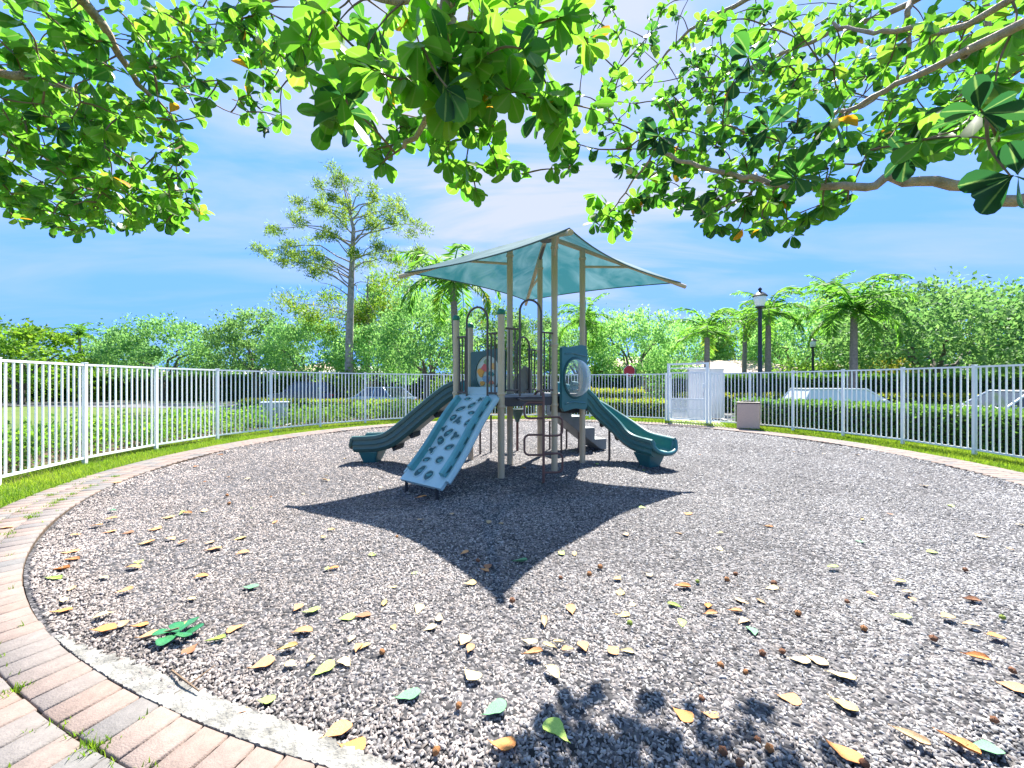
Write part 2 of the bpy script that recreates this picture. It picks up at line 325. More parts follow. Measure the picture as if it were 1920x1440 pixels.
# loose chips: an irregular little block each
CH = np.array([(-.5, -.5, 0), (.5, -.35, 0), (.42, .5, 0), (-.45, .4, 0), (-.36, -.3, 1), (.4, -.28, .8), (.3, .32, 1), (-.3, .3, .75)])
CHF = [(4, 5, 6, 7), (0, 1, 5, 4), (1, 2, 6, 5), (2, 3, 7, 6), (3, 0, 4, 7)]
def chips():
    P = []
    for (y0, y1, dens, sz) in ((1.2, 3.0, 5600, 1.0), (3.0, 5.0, 3300, 1.05), (5.0, 8.0, 1050, 1.3), (8, 15, 400, 1.7)):
        n = int(dens * 2 * 1.33 * (y1 * y1 - y0 * y0) / 2); yy = np.sqrt(np.random.uniform(y0 * y0, y1 * y1, n))
        xx = np.random.uniform(-1.33, 1.33, n) * yy
        k = np.array([inside(a_, b_, .03) for a_, b_ in zip(xx, yy)], bool)
        P.append(np.c_[xx[k], yy[k], np.full(k.sum(), sz)])
    P = np.concatenate(P); n = len(P)
    z = np.array([mz(x, y) for x, y in P[:, :2]]) + np.random.uniform(-0.002, 0.006, n)
    a = np.random.uniform(0, 2 * math.pi, n); tl = np.random.normal(0, 0.28, (n, 2))
    X = norm(np.c_[np.cos(a), np.sin(a), tl[:, 0]]); Y0 = np.c_[-np.sin(a), np.cos(a), tl[:, 1]]
    Z = norm(np.cross(X, Y0)); Y = np.cross(Z, X)
    sc = np.c_[np.random.uniform(0.010, 0.024, n) * np.random.choice([.8, 1, 1.2, 1.7], n), np.random.uniform(0.006, 0.011, n) * np.random.choice([.8, 1, 1.35], n), np.random.uniform(0.004, 0.010, n)] * P[:, 2:3]
    warm = np.clip(0.5 - (P[:, 0] - .3) / 5 + np.random.normal(0, .35, n), 0, 1)       # browner chips towards the left, bluer to the right
    g = np.random.beta(1.3, 1.5, n) + .10 * np.sin(P[:, 0] * 1.3 + 1.1 * np.sin(P[:, 1] * .9)) * np.sin(P[:, 1] * 1.1 + P[:, 0] * .4) + .05 * np.sin(P[:, 0] * 3.7 - P[:, 1] * 2.9)
    for sx, sy in ((-2.75, 7.28), (2.5, 6.5), (-1.3, 4.85), (.55, 5.4)): g -= .22 * np.exp(-((P[:, 0] - sx) ** 2 + (P[:, 1] - sy) ** 2) / .16)   # scuffed, damp hollows below the exits
    g = np.clip(g, 0, 1)
    return scatter(CH, CHF, np.c_[P[:, :2], z], X, Y, Z, sc, np.floor(g * 99) + warm * 0.98)
def chip_mat():
    m = bpy.data.materials.new('mulch chips'); m.use_nodes = True; t = m.node_tree; b = t.nodes['Principled BSDF']; b.inputs['Roughness'].default_value = 0.7
    a = t.nodes.new('ShaderNodeAttribute'); a.attribute_name = 'tint'
    fr = t.nodes.new('ShaderNodeMath'); fr.operation = 'FRACT'; fl = t.nodes.new('ShaderNodeMath'); fl.operation = 'FLOOR'; dv = t.nodes.new('ShaderNodeMath'); dv.operation = 'DIVIDE'; dv.inputs[1].default_value = 99
    t.links.new(a.outputs['Fac'], fr.inputs[0]); t.links.new(a.outputs['Fac'], fl.inputs[0]); t.links.new(fl.outputs[0], dv.inputs[0])
    def rp(cs):
        r = t.nodes.new('ShaderNodeValToRGB'); e = r.color_ramp.elements; e.new(.5); e.new(.8)
        for i, (p, c) in enumerate(zip((0, .35, .75, 1), cs)): e[i].position = p; e[i].color = (*c, 1)
        t.links.new(dv.outputs[0], r.inputs['Fac']); return r
    c1 = rp([(0.052, 0.052, 0.057), (0.152, 0.151, 0.158), (0.295, 0.293, 0.30), (0.40, 0.398, 0.40)])
    c2 = rp([(0.055, 0.046, 0.043), (0.178, 0.15, 0.138), (0.335, 0.285, 0.26), (0.44, 0.385, 0.35)])
    mx = t.nodes.new('ShaderNodeMixRGB'); t.links.new(fr.outputs[0], mx.inputs[0]); t.links.new(c1.outputs[0], mx.inputs[1]); t.links.new(c2.outputs[0], mx.inputs[2])
    t.links.new(mx.outputs[0], b.inputs['Base Color']); return m
V, F, T = chips()
tag(np_mesh('mulch_chips', V, F, chip_mat(), tint=T), kind='stuff')

# paver ring: three soldier courses of bricks
def paver_mat():
    m = bpy.data.materials.new('clay pavers'); m.use_nodes = True; t = m.node_tree; b = t.nodes['Principled BSDF']; b.inputs['Roughness'].default_value = 0.85
    a = t.nodes.new('ShaderNodeAttribute'); a.attribute_name = 'tint'
    r = t.nodes.new('ShaderNodeValToRGB'); e = r.color_ramp.elements
    for _ in range(3): e.new(.5)
    for i, (p, c) in enumerate([(0, (0.135, 0.132, 0.13)), (.2, (0.17, 0.15, 0.14)), (.4, (0.20, 0.153, 0.132)), (.75, (0.225, 0.175, 0.152)), (1, (0.19, 0.138, 0.115))]): e[i].position = p; e[i].color = (*c, 1)
    t.links.new(a.outputs['Fac'], r.inputs['Fac'])
    tcn = t.nodes.new('ShaderNodeTexCoord'); n = t.nodes.new('ShaderNodeTexNoise'); n.inputs['Scale'].default_value = 26; n.inputs['Detail'].default_value = 8
    n.inputs['Roughness'].default_value = 0.7
    t.links.new(tcn.outputs['Object'], n.inputs['Vector'])
    mx = t.nodes.new('ShaderNodeMixRGB'); mx.blend_type = 'OVERLAY'; mx.inputs[0].default_value = 0.45
    t.links.new(r.outputs[0], mx.inputs[1]); t.links.new(n.outputs['Fac'], mx.inputs[2]); t.links.new(mx.outputs[0], b.inputs['Base Color'])
    bp = t.nodes.new('ShaderNodeBump'); bp.inputs['Strength'].default_value = 0.35; bp.inputs['Distance'].default_value = 0.01
    n3 = t.nodes.new('ShaderNodeTexNoise'); n3.inputs['Scale'].default_value = 140; t.links.new(tcn.outputs['Object'], n3.inputs['Vector'])
    t.links.new(n3.outputs['Fac'], bp.inputs['Height']); t.links.new(bp.outputs['Normal'], b.inputs['Normal'])
    return m
V = []; F = []; T = []
JOINTS = []
for c in range(3):
    r0 = R_IN + c * 0.2165 + 0.003; r1 = r0 + 0.210; n = int(2 * math.pi * (r0 + .1) / 0.142); off = random.random()
    for k in range(n):
        a0 = 2 * math.pi * (k + off) / n; a1 = 2 * math.pi * (k + 1 + off) / n; am = (a0 + a1) / 2
        g = 0.0045 / r0; z = 0.012 + random.uniform(-.002, .002); tn = random.random(); o = len(V)
        jt = random.uniform(-.004, .004)
        ang = [(r0 + .0 + jt, a0 + g), (r1 + jt, a0 + g), (r1 + jt, a1 - g), (r0 + jt, a1 - g)]
        mid = (r0 + r1) / 2
        for rr_, aa in ang: V.append(pol(rr_, aa, -0.05))
        for rr_, aa in ang: V.append(pol(rr_, aa, z - .006))
        for rr_, aa in ang: V.append(pol(mid + (rr_ - mid) * .95, am + (aa - am) * .92, z + random.uniform(-.001, .001)))
        T += [tn] * 12
        for q in range(4):
            F.append((o + q, o + (q + 1) % 4, o + 4 + (q + 1) % 4, o + 4 + q)); F.append((o + 4 + q, o + 4 + (q + 1) % 4, o + 8 + (q + 1) % 4, o + 8 + q))
        F.append((o + 8, o + 9, o + 10, o + 11)); JOINTS.append((a0, r0, r1))
tag(np_mesh('paver_path', [tuple(v) for v in V], F, paver_mat(), tint=T), kind='structure')
tag(ring('paver_bedding', R_IN, R_OUT + .01, -0.03, -0.004, 0, 2 * math.pi, M['soil'], 180), kind='structure')
M['curb'] = mat('rough pale concrete', (0.33, 0.32, 0.29), 0.9, noise=0.6, nscale=11, bump=1.0, bscale=45)
tag(ring('kerb', R_IN - 0.115, R_IN + 0.001, -0.05, 0.014, R(180 + 61), R(180 + 84), M['curb'], 260, 0.012), kind='structure')

# ------------------------------------------------------------------ grass blades and weeds
GT = np.array([(0, -.5, 0), (0, .5, 0), (.25, .28, .55), (.25, -.28, .55), (.62, .04, 1.0), (.62, -.04, 1.0)]); GF = [(0, 1, 2, 3), (3, 2, 4, 5)]
def blades(P, h0, h1, wd, tint):
    n = len(P); a = np.random.uniform(0, 2 * math.pi, n); h = np.random.uniform(h0, h1, n)
    X = np.c_[np.cos(a), np.sin(a), 0 * a]; Y = np.c_[-np.sin(a), np.cos(a), 0 * a]; Z = np.c_[0 * a, 0 * a, 1 + 0 * a]
    return scatter(GT, GF, P, X, Y, Z, np.c_[h * np.random.uniform(.2, 1.2, n), np.full(n, wd), h], tint)
n = 150000; rad = np.sqrt(np.random.uniform((R_OUT + .015) ** 2, 8.75 ** 2, n)); a = np.random.uniform(R(-30), R(232), n)
x = CX + rad * np.cos(a); y = CY + rad * np.sin(a); k = (y > 1.2) & (np.abs(x) < 1.4 * y + .3); x = x[k]; y = y[k]
patch = 0.5 + 0.25 * np.sin(x * 3.1 + y * 1.7) * np.sin(y * 2.3 - x); V, F, T = blades(np.c_[x, y, np.full(len(x), -.012)], .03, .075, .007, np.clip(patch + np.random.normal(0, .2, len(x)), 0, 1))
tag(np_mesh('grass', V, F, M['grassblade'], tint=T), kind='stuff')
P = []
for (a, r0, r1) in JOINTS:
    p = pol(r1 + .004, a)
    if p.y > 0 and p.x > -8 and p.x < 0.5 and p.y < 6:
        if random.random() < 0.75:
            c = random.choice([6, 14, 40, 90]); P.append(np.random.normal(0, 1, (c, 3)) * (.03, .02, 0) + (p.x, p.y, 0.0))
        if random.random() < 0.25:
            s_ = random.uniform(.2, .9); q = pol(r0 + (r1 - r0) * s_, a); P.append(np.random.normal(0, 1, (6, 3)) * (.012, .006, 0) + (q.x, q.y, 0.0))
P = np.concatenate(P); V, F, T = blades(P, .014, .04, .008, np.random.uniform(.1, .6, len(P)))
tag(np_mesh('weeds', V, F, M['grassblade'], tint=T), kind='stuff')
# ------------------------------------------------------------------ playground structure
PA, PB, PC, PD, PF, PE, PG = [Vector((x, y, 0)) for x, y in ((-.16, 5.98), (-.90, 6.55), (.68, 6.49), (-.036, 6.91), (-.76, 7.42), (.53, 7.68), (1.23, 7.08))]
DK = 1.21
ps = thing('playground_structure', (0.2, 6.8, 0), 'tan and teal climbing structure with two slides under a square shade canopy on the mulch', 'playground')
def up(p, z): return Vector((p.x, p.y, z))
def collar(b, p, z, r=.058): b.lathe((p.x, p.y, z), [(r, -.022), (r + .006, -.012), (r + .006, .012), (r, .022)], 16)
for p, top in ((PA, 2.40), (PB, 2.40), (PF, 2.40), (PC, 3.74), (PD, 3.74), (PE, 3.74), (PG, 3.74)):
    b = MB(); b.tube([up(p, -.2), up(p, 0), up(p, top)], .051, 16)
    for z in (DK - .17, DK + .02): collar(b, p, z)
    if top > 3: collar(b, p, 2.0); collar(b, p, top - .18)
    po = b.build('post', M['post'], ps, smooth=True)
    if top < 3:
        c = MB(); c.lathe((p.x, p.y, top), [(.03, -.02), (.056, 0), (.062, .03), (.058, .055), (.04, .078), (.012, .088)], 16); c.build('ball_cap', M['ball'], po, smooth=True)
# decks: a perforated plate on a dark skirt frame
def inset(poly, d):
    c = sum(poly, Vector()) / len(poly); return [p + (c - p).normalized() * d for p in poly]
for poly in ([PA, PD, PF, PB], [PA, PC, PD], [PC, PG, PE, PD]):
    b = MB(); q = inset(poly, .03); b.prism([up(p, DK - .035) for p in q], (0, 0, .035)); d = b.build('deck', M['decktop'], ps)
    b = MB()
    for i in range(len(q)):
        a_, c_ = q[i], q[(i + 1) % len(q)]; mid = (a_ + c_) / 2; dr = c_ - a_
        b.box(up(mid, DK - .105), (dr.length - .05, .03, .13), Matrix.Rotation(math.atan2(dr.y, dr.x), 3, 'Z'))
    b.build('deck_frame', M['deck'], d)
def edge(a, b, t): return a + (b - a) * t
def arch(a, b, t0, t1, ztop, z0=DK - .02, off=.05, m='brown'):
    dr = (b - a).normalized(); nrm = Vector((dr.y, -dr.x, 0)) * off; p0 = edge(a, b, t0) + nrm; p1 = edge(a, b, t1) + nrm
    r = (p1 - p0).length / 2; c = (p0 + p1) / 2; pts = [up(p0, z0)]
    for k in range(15):
        an = math.pi * k / 14; pts.append(up(c - dr * r * math.cos(an), ztop - r + r * math.sin(an)))
    pts.append(up(p1, z0)); g = MB(); g.tube(pts, .017, 8); return g.build('arch_handhold', M[m], ps, smooth=True)
def railing(a, b, t0, t1, z0, z1, n, m='brown', off=.03):
    dr = (b - a).normalized(); nrm = Vector((dr.y, -dr.x, 0)) * off; p0 = edge(a, b, t0) + nrm; p1 = edge(a, b, t1) + nrm; g = MB()
    g.tube([up(p0, z1), up(p1, z1)], .016, 8); g.tube([up(p0, z0), up(p1, z0)], .016, 8)
    for k in range(n):
        q = edge(p0, p1, (k + .5) / n); g.tube([up(q, z0), up(q, z1)], .012, 8)
    return g.build('railing', M[m], ps, smooth=True)
arch(PA, PC, .30, .70, 2.66); railing(PA, PC, .07, .28, DK + .07, 2.2, 2); railing(PA, PC, .72, .94, DK + .07, 2.18, 2)
arch(PB, PA, .30, .76, 2.55); railing(PB, PA, .07, .28, DK + .03, 2.12, 3); railing(PB, PA, .78, .94, DK + .03, 2.13, 2)
arch(PE, PD, .45, .85, 2.2, off=-.05); railing(PE, PD, .1, .4, DK + .06, 2.0, 3)
railing(PG, PE, .05, .14, DK + .05, 1.95, 1); railing(PB, PF, .04, .16, DK + .05, 2.0, 1)
# ---- slides: one swept trough each
PROF = [(-.19, .20), (-.185, .12), (-.16, .05), (-.10, .012), (0, 0), (.10, .012), (.16, .05), (.185, .12), (.19, .20),
        (.205, .225), (.235, .235), (.262, .222), (.268, .19), (.262, .165), (.245, .155), (.243, .10), (.252, .085), (.243, .07), (.236, .02), (.245, .005), (.232, -.02),
        (.20, -.055), (.10, -.06), (0, -.06), (-.10, -.06), (-.20, -.055),
        (-.232, -.02), (-.245, .005), (-.236, .02), (-.243, .07), (-.252, .085), (-.243, .10), (-.245, .155), (-.262, .165), (-.268, .19), (-.262, .222), (-.235, .235), (-.205, .225)]
def bez(P, n):
    P = [Vector(p) for p in P]; o = []
    m = len(P)
    for i in range(m - 1):
        p0, p1, p2, p3 = P[max(i - 1, 0)], P[i], P[i + 1], P[min(i + 2, m - 1)]
        for k in range(n):
            t = k / n; o.append(.5 * ((2 * p1) + (p2 - p0) * t + (2 * p0 - 5 * p1 + 4 * p2 - p3) * t * t + (3 * p1 - p0 - 3 * p2 + p3) * t ** 3))
    o.append(P[-1]); return o
def slide(path, foot, mt, hs=None, fr=.0):
    pts = bez(path, 7); n = len(pts); prof = PROF; m = len(prof); sm = MB(); vs = []; fs = []
    for i, p in enumerate(pts):
        t = (pts[min(i + 1, n - 1)] - pts[max(i - 1, 0)]).normalized(); lat = Vector((t.y, -t.x, 0)).normalized(); u_ = lat.cross(t)
        if u_.z < 0: u_ = -u_
        fl = 1 + .12 * max(0, (i - n * .82) / (n * .18))
        for a_, h_ in prof: vs.append(p + lat * a_ * fl + u_ * h_)
    for i in range(n - 1):
        for k in range(m): fs.append((i * m + k, i * m + (k + 1) % m, (i + 1) * m + (k + 1) % m, (i + 1) * m + k))
    # end caps made from the trough and the underside
    for base in (0, (n - 1) * m):
        fs.append(tuple(base + k for k in range(m)))
    sm.add(vs, fs); s_ = sm.build('slide', M[mt], ps, smooth=True)
    me = s_.data; me.materials.append(M['teal_inner'])
    for f in me.polygons:                      # brighter teal inside the trough: the light falling there, put into the colour
        idx = [v % m for v in f.vertices]
        if len(idx) == 4 and max(idx) <= 8: f.material_index = 1
    # rolled lip at the exit
    t = (pts[-1] - pts[-2]).normalized(); lat = Vector((t.y, -t.x, 0)).normalized(); u_ = lat.cross(t); u_ = u_ if u_.z > 0 else -u_
    g = MB(); arc = []
    for k in range(15):
        an = math.pi * k / 14; a_ = -.262 * math.cos(an); ex = math.sin(an) * .11; hh = .20 - .19 * math.sin(an) ** .6
        arc.append(pts[-1] + lat * a_ + t * ex + u_ * hh)
    g.tube(arc, [.036] * 15, 10); tv = []
    inner = [pts[-1] + lat * a_ + u_ * (h_ - .012) for a_, h_ in PROF[0:9]]
    outer = [pts[-1] + lat * (-.255 * math.cos(math.pi * k / 8)) + t * math.sin(math.pi * k / 8) * .105 + u_ * (.19 - .19 * math.sin(math.pi * k / 8) ** .6) for k in range(9)]
    g.add(inner + outer, [(k, k + 1, 10 + k, 9 + k) for k in range(8)]); g.build('exit_lip', M[mt], s_, smooth=True)
    # ribs below and a flared foot
    for q in (.18, .34, .5, .66):
        g = MB(); i = int(q * n); p = pts[i]; t = (pts[i + 1] - pts[i - 1]).normalized(); lat = Vector((t.y, -t.x, 0)).normalized(); u_ = lat.cross(t); u_ = u_ if u_.z > 0 else -u_
        g.prism([p + lat * .19 - u_ * .055 - t * .05, p + lat * .19 - u_ * .055 + t * .05, p + lat * .12 - u_ * .13 + t * .02, p + lat * .12 - u_ * .13 - t * .02][:4], -lat * .34)
        g.build('rib', M['rubber'], s_)
    g = MB(); c = Vector(foot); tt = (pts[-1] - pts[-5]); tt.z = 0; tt.normalize(); lat = Vector((tt.y, -tt.x, 0)); z1 = c.z
    lo = [c - tt * .10 - lat * .11, c + tt * .10 - lat * .11, c + tt * .10 + lat * .11, c - tt * .10 + lat * .11]
    hi = [c - tt * .20 - lat * .20, c + tt * .17 - lat * .20, c + tt * .17 + lat * .20, c - tt * .20 + lat * .20]
    g.add([up(p, -.05) for p in lo] + [up(p, z1) for p in hi], [(0, 1, 2, 3), (4, 5, 6, 7), (0, 1, 5, 4), (1, 2, 6, 5), (2, 3, 7, 6), (3, 0, 4, 7)])
    g.build('foot', M['teal'], s_, bevel=.02); return s_
lf = slide([(-.80, 6.97, DK + .0), (-1.0, 7.0, DK - .06), (-1.45, 7.08, .80), (-1.95, 7.16, .40), (-2.25, 7.21, .27), (-2.72, 7.28, .235)], (-2.50, 7.25, .20), 'teal_grey')
rs = slide([(.90, 7.40, DK - .02), (1.12, 7.56, DK - .07), (1.50, 7.62, .88), (1.92, 7.42, .55), (2.20, 7.10, .31), (2.47, 6.62, .25)], (2.34, 6.88, .21), 'teal')
g = MB(); g.tube([(1.79, 7.45, -.1), (1.79, 7.45, .58)], .022, 8); g.build('slide_support', M['brown'], ps, smooth=True)
# ---- climbing wall with sea-creature holds
t0 = Vector((-.53, 6.24, DK)); b0 = Vector((-1.165, 5.09, .13)); wl = Vector((-.78, .625, 0)).normalized(); runv = b0 - t0
WR = wl.cross(runv.normalized()); WR = WR if WR.z > 0 else -WR
def wallp(u, s, h=0): return t0 + runv * s + wl * u + WR * (h + .022 * math.sin(s * math.pi * 2.0))
def wprof(prof, s0, s1, n, name, m, parent):
    vs = []; fs = []; k_ = len(prof); g = MB()
    for i in range(n + 1):
        s_ = s0 + (s1 - s0) * i / n
        for u_, h_ in prof: vs.append(wallp(u_, s_, h_))
    for i in range(n):
        for k in range(k_): fs.append((i * k_ + k, i * k_ + (k + 1) % k_, (i + 1) * k_ + (k + 1) % k_, (i + 1) * k_ + k))
    fs += [tuple(range(k_)), tuple(range(n * k_, (n + 1) * k_))]
    g.add(vs, fs); return g.build(name, m, parent, smooth=True)
cw = wprof([(-.40, 0), (-.40, -.045), (.40, -.045), (.40, 0)], 0, 1, 24, 'climbing_wall', M['wall_teal'], ps)
for sgn in (-1, 1):
    wprof([(sgn * .36, -.03), (sgn * .36, .05), (sgn * .345, .078), (sgn * .31, .085), (sgn * .278, .07), (sgn * .27, .02), (sgn * .262, 0), (sgn * .30, -.03)], .07, .90, 20, 'side_rail', M['wall_rail'], cw)
g = MB(); g.prism([wallp(.0, .0, .005), wallp(.36, 0, .005), wallp(.36, -.12, .002), wallp(-.36, -.12, .002), wallp(-.36, 0, .005)], WR * -.04); g.build('top_lip', M['wall_teal'], cw, bevel=.008)
def hold(u, s, shape, r, rot=0):
    n = 18; pl = []; sl_ = runv.length
    for k in range(n):
        a = 2 * math.pi * k / n
        rad = {'oval': 1 / math.sqrt((math.cos(a) / 1.35) ** 2 + (math.sin(a) / .72) ** 2), 'star': .62 + .42 * max(0, math.cos(5 * a / 1) ), 'cone': 1.25 - .62 * abs(math.sin(a / 2)) if True else 1, 'bean': 1 + .3 * math.cos(2 * a) + .22 * math.cos(a), 'tri': .85 + .33 * math.cos(3 * a)}[shape] * r
        x_, y_ = rad * math.cos(a + rot), rad * math.sin(a + rot); pl.append((x_, y_))
    g = MB(); ri = [wallp(u + x_, s + y_ / sl_, .0035) for x_, y_ in pl]; c_ = [wallp(u + x_ * .55, s + y_ * .55 / sl_, .004) for x_, y_ in pl]
    rim = [wallp(u + x_ * 1.22, s + y_ * 1.22 / sl_, .002) for x_, y_ in pl]
    g.add(ri + c_, [(k, (k + 1) % n, n + (k + 1) % n, n + k) for k in range(n)] + [tuple(range(n, 2 * n))])
    h_ = g.build('hold', M['hold'], cw)
    g = MB(); top = [wallp(u + x_ * 1.1, s + y_ * 1.1 / sl_, .016) for x_, y_ in pl]; q = n // 2
    g.add(rim + top + ri, [(k, (k + 1) % n, n + (k + 1) % n, n + k) for k in range(n)] + [(n + k, n + (k + 1) % n, 2 * n + (k + 1) % n, 2 * n + k) for k in range(n)])
    g.build('hold_rim', M['wall_teal'], h_, smooth=True)
    if shape in ('cone', 'oval', 'bean'):
        g = MB(); g.tube([wallp(u - r * .5, s + .0, .008), wallp(u + r * .45, s + r * .3 / sl_, .008)], .011, 6); g.tube([wallp(u - r * .4, s + r * .32 / sl_, .006), wallp(u + r * .2, s + r * .5 / sl_, .006)], .008, 6); g.build('ridge', M['wall_rail'], h_, smooth=True)
for u_, s_, sh, r_, ro in ((.13, .07, 'oval', .05, 0), (-.14, .075, 'star', .062, .3), (-.06, .15, 'bean', .06, 1), (.12, .21, 'oval', .07, .5), (-.15, .25, 'oval', .052, 0), (.16, .31, 'cone', .075, 2), (.03, .35, 'tri', .075, .4),
                           (-.19, .36, 'oval', .055, 1.1), (.21, .45, 'tri', .055, 0), (.06, .48, 'bean', .068, .8), (-.09, .51, 'tri', .07, 1), (.15, .565, 'bean', .07, 2.4), (-.10, .625, 'oval', .062, .4), (.19, .675, 'tri', .062, 2), (-.08, .755, 'cone', .07, .2),
                           (.175, .775, 'oval', .052, .2), (.14, .88, 'bean', .075, 1.2), (-.06, .90, 'cone', .082, 1.57)):
    hold(-u_ if False else u_, s_, sh, r_, ro)
for sgn in (-1, 1):
    p = wallp(sgn * .30, .985, -.02); g = MB(); g.tube([up(p, -.1), up(p, p.z)], .022, 8); g.build('leg', M['rubber'], cw, smooth=True)
    for k in range(6):                          # slots moulded in the flank
        g = MB(); s0 = .10 + k * .14; g.prism([wallp(sgn * .362, s0, .012), wallp(sgn * .362, s0 + .045, .009), wallp(sgn * .362, s0 + .08, .04), wallp(sgn * .362, s0, .04)], wl * sgn * .004)
        g.build('slot', M['hold'], cw)
# flank skirt: a wide stepped flange outside the right-hand rail
wprof([(-.36, -.045), (-.44, -.06), (-.455, -.03), (-.44, .0), (-.40, .012)], .02, .93, 20, 'flange', M['wall_teal'], cw)
wprof([(.36, -.045), (.44, -.06), (.455, -.03), (.44, .0), (.40, .012)], .02, .93, 20, 'flange', M['wall_teal'], cw)
# ---- bubble window panel between the two front right posts
def panel_frame(a, b, off):
    dr = (b - a).normalized(); nrm = Vector((dr.y, -dr.x, 0)); return dr, nrm, (a + b) / 2 + nrm * off
dr, nrm, mid = panel_frame(PC, PG, .075)
hw = (PG - PC).length / 2 - .035
def pt(u, z, h=0): return up(mid, z) + dr * u + nrm * h
def panel(hw, z0, z1, hole_r, hz, n=48, th=.035, wave=.03, ho=1.0):
    outer = []; inner = []
    for k in range(n):
        a = 2 * math.pi * k / n; c_, s_ = math.cos(a), math.sin(a)
        q = min(hw / abs(c_) if abs(c_) > 1e-6 else 9, ((z1 - hz) if s_ > 0 else (hz - z0)) / abs(s_) if abs(s_) > 1e-6 else 9)
        u_, z_ = q * c_, hz + q * s_
        if abs(z_ - z1) < 1e-3: z_ += wave * math.sin(u_ / hw * math.pi * .9)
        if abs(z_ - z0) < 1e-3: z_ += wave * .6 * math.cos(u_ / hw * math.pi)
        outer.append((u_, z_)); inner.append((hole_r * c_, hz + hole_r * ho * s_))
    return outer, inner
def panel_mesh(outer, inner, pf, th, name, m, parent):
    n = len(outer); g = MB(); vs = [pf(u_, z_, h_) for h_ in (0, th) for u_, z_ in outer] + [pf(u_, z_, h_) for h_ in (0, th) for u_, z_ in inner]; fs = []
    for k in range(n):
        j = (k + 1) % n
        fs += [(k, j, 2 * n + j, 2 * n + k), (n + k, n + j, 3 * n + j, 3 * n + k), (k, j, n + j, n + k), (2 * n + k, 2 * n + j, 3 * n + j, 3 * n + k)]
    g.add(vs, fs); return g.build(name, m, parent, smooth=True)
o_, i_ = panel(hw, .95, 2.0, .315, 1.475)
bp_ = panel_mesh(o_, i_, pt, .05, 'bubble_panel', M['teal'], ps)
g = MB(); g.tube([pt(.325 * math.cos(2 * math.pi * k / 40), 1.475 + .325 * math.sin(2 * math.pi * k / 40), .055) for k in range(41)], .022, 8, cap=False); g.build('ring', M['hold'], bp_, smooth=True)
for z_ in (1.06, 1.86):
    g = MB(); g.tube([pt(-hw * .8, z_, .05), pt(-hw * .2, z_ + .02, .056), pt(hw * .8, z_ - .01, .05)], .014, 6); g.build('moulding', M['teal'], bp_, smooth=True)
gl = bpy.data.materials.new('scuffed clear plastic'); gl.use_nodes = True; t = gl.node_tree; b = t.nodes['Principled BSDF']
b.inputs['Base Color'].default_value = (.75, .82, .82, 1); b.inputs['Roughness'].default_value = .12
tp = t.nodes.new('ShaderNodeBsdfTransparent'); mx = t.nodes.new('ShaderNodeMixShader'); lw = t.nodes.new('ShaderNodeLayerWeight'); lw.inputs['Blend'].default_value = .35
ad = t.nodes.new('ShaderNodeMath'); ad.operation = 'MULTIPLY_ADD'; ad.inputs[1].default_value = .75; ad.inputs[2].default_value = .16; ad.use_clamp = True
t.links.new(lw.outputs['Facing'], ad.inputs[0]); t.links.new(ad.outputs[0], mx.inputs[0]); t.links.new(tp.outputs[0], mx.inputs[1]); t.links.new(b.outputs[0], mx.inputs[2]); t.links.new(mx.outputs[0], t.nodes['Material Output'].inputs['Surface'])
M['bubble'] = gl
g = MB(); vs = []; fs = []; nr, ns = 9, 40
for i in range(nr + 1):
    a = math.pi / 2 * i / nr
    for k in range(ns):
        q = 2 * math.pi * k / ns; vs.append(pt(.315 * math.cos(a) * math.cos(q), 1.475 + .315 * math.cos(a) * math.sin(q), .055 + .23 * math.sin(a)))
for i in range(nr):
    for k in range(ns): fs.append((i * ns + k, i * ns + (k + 1) % ns, (i + 1) * ns + (k + 1) % ns, (i + 1) * ns + k))
g.add(vs, fs); g.build('bubble', M['bubble'], bp_, smooth=True)
# ---- play panel with an oval of coloured shapes between the rear left posts
dr, nrm, mid = panel_frame(PF, PD, .02); hw = (PD - PF).length / 2 - .06
o_, i_ = panel(hw, DK + .01, 1.97, .27, 1.56, wave=.02, ho=1.15)
pp = panel_mesh(o_, i_, pt, .04, 'play_panel', M['teal_grey'], ps)
g = MB(); g.prism([pt(.272 * math.cos(2 * math.pi * k / 32), 1.56 + .31 * math.sin(2 * math.pi * k / 32), .008) for k in range(32)], nrm * .012)
bd = g.build('board', mat('cream board', (.62, .63, .52), .5, noise=.1), pp)
for u_, z_, r_, c_, sq in ((-.03, 1.76, .05, (.25, .33, .12), 1), (-.06, 1.66, .075, (.75, .12, .10), .8), (-.16, 1.57, .07, (.85, .32, .03), 1.1), (.07, 1.55, .06, (.05, .22, .20), .7), (-.03, 1.46, .075, (.22, .33, .42), .9), (-.13, 1.38, .05, (.85, .35, .05), 1), (.08, 1.40, .05, (.75, .2, .1), .8), (.12, 1.68, .05, (.8, .4, .1), 1), (.0, 1.34, .04, (.6, .62, .2), 1)):
    g = MB(); g.prism([pt(u_ + r_ * (1 + .22 * math.sin(3 * q + u_ * 40)) * math.cos(q), z_ + r_ * sq * (1 + .2 * math.cos(2 * q + z_ * 9)) * math.sin(q), .02) for q in [2 * math.pi * k / 18 for k in range(18)]], nrm * .016)
    g.build('coloured_shape', mat('painted shape', c_, .45), bd)
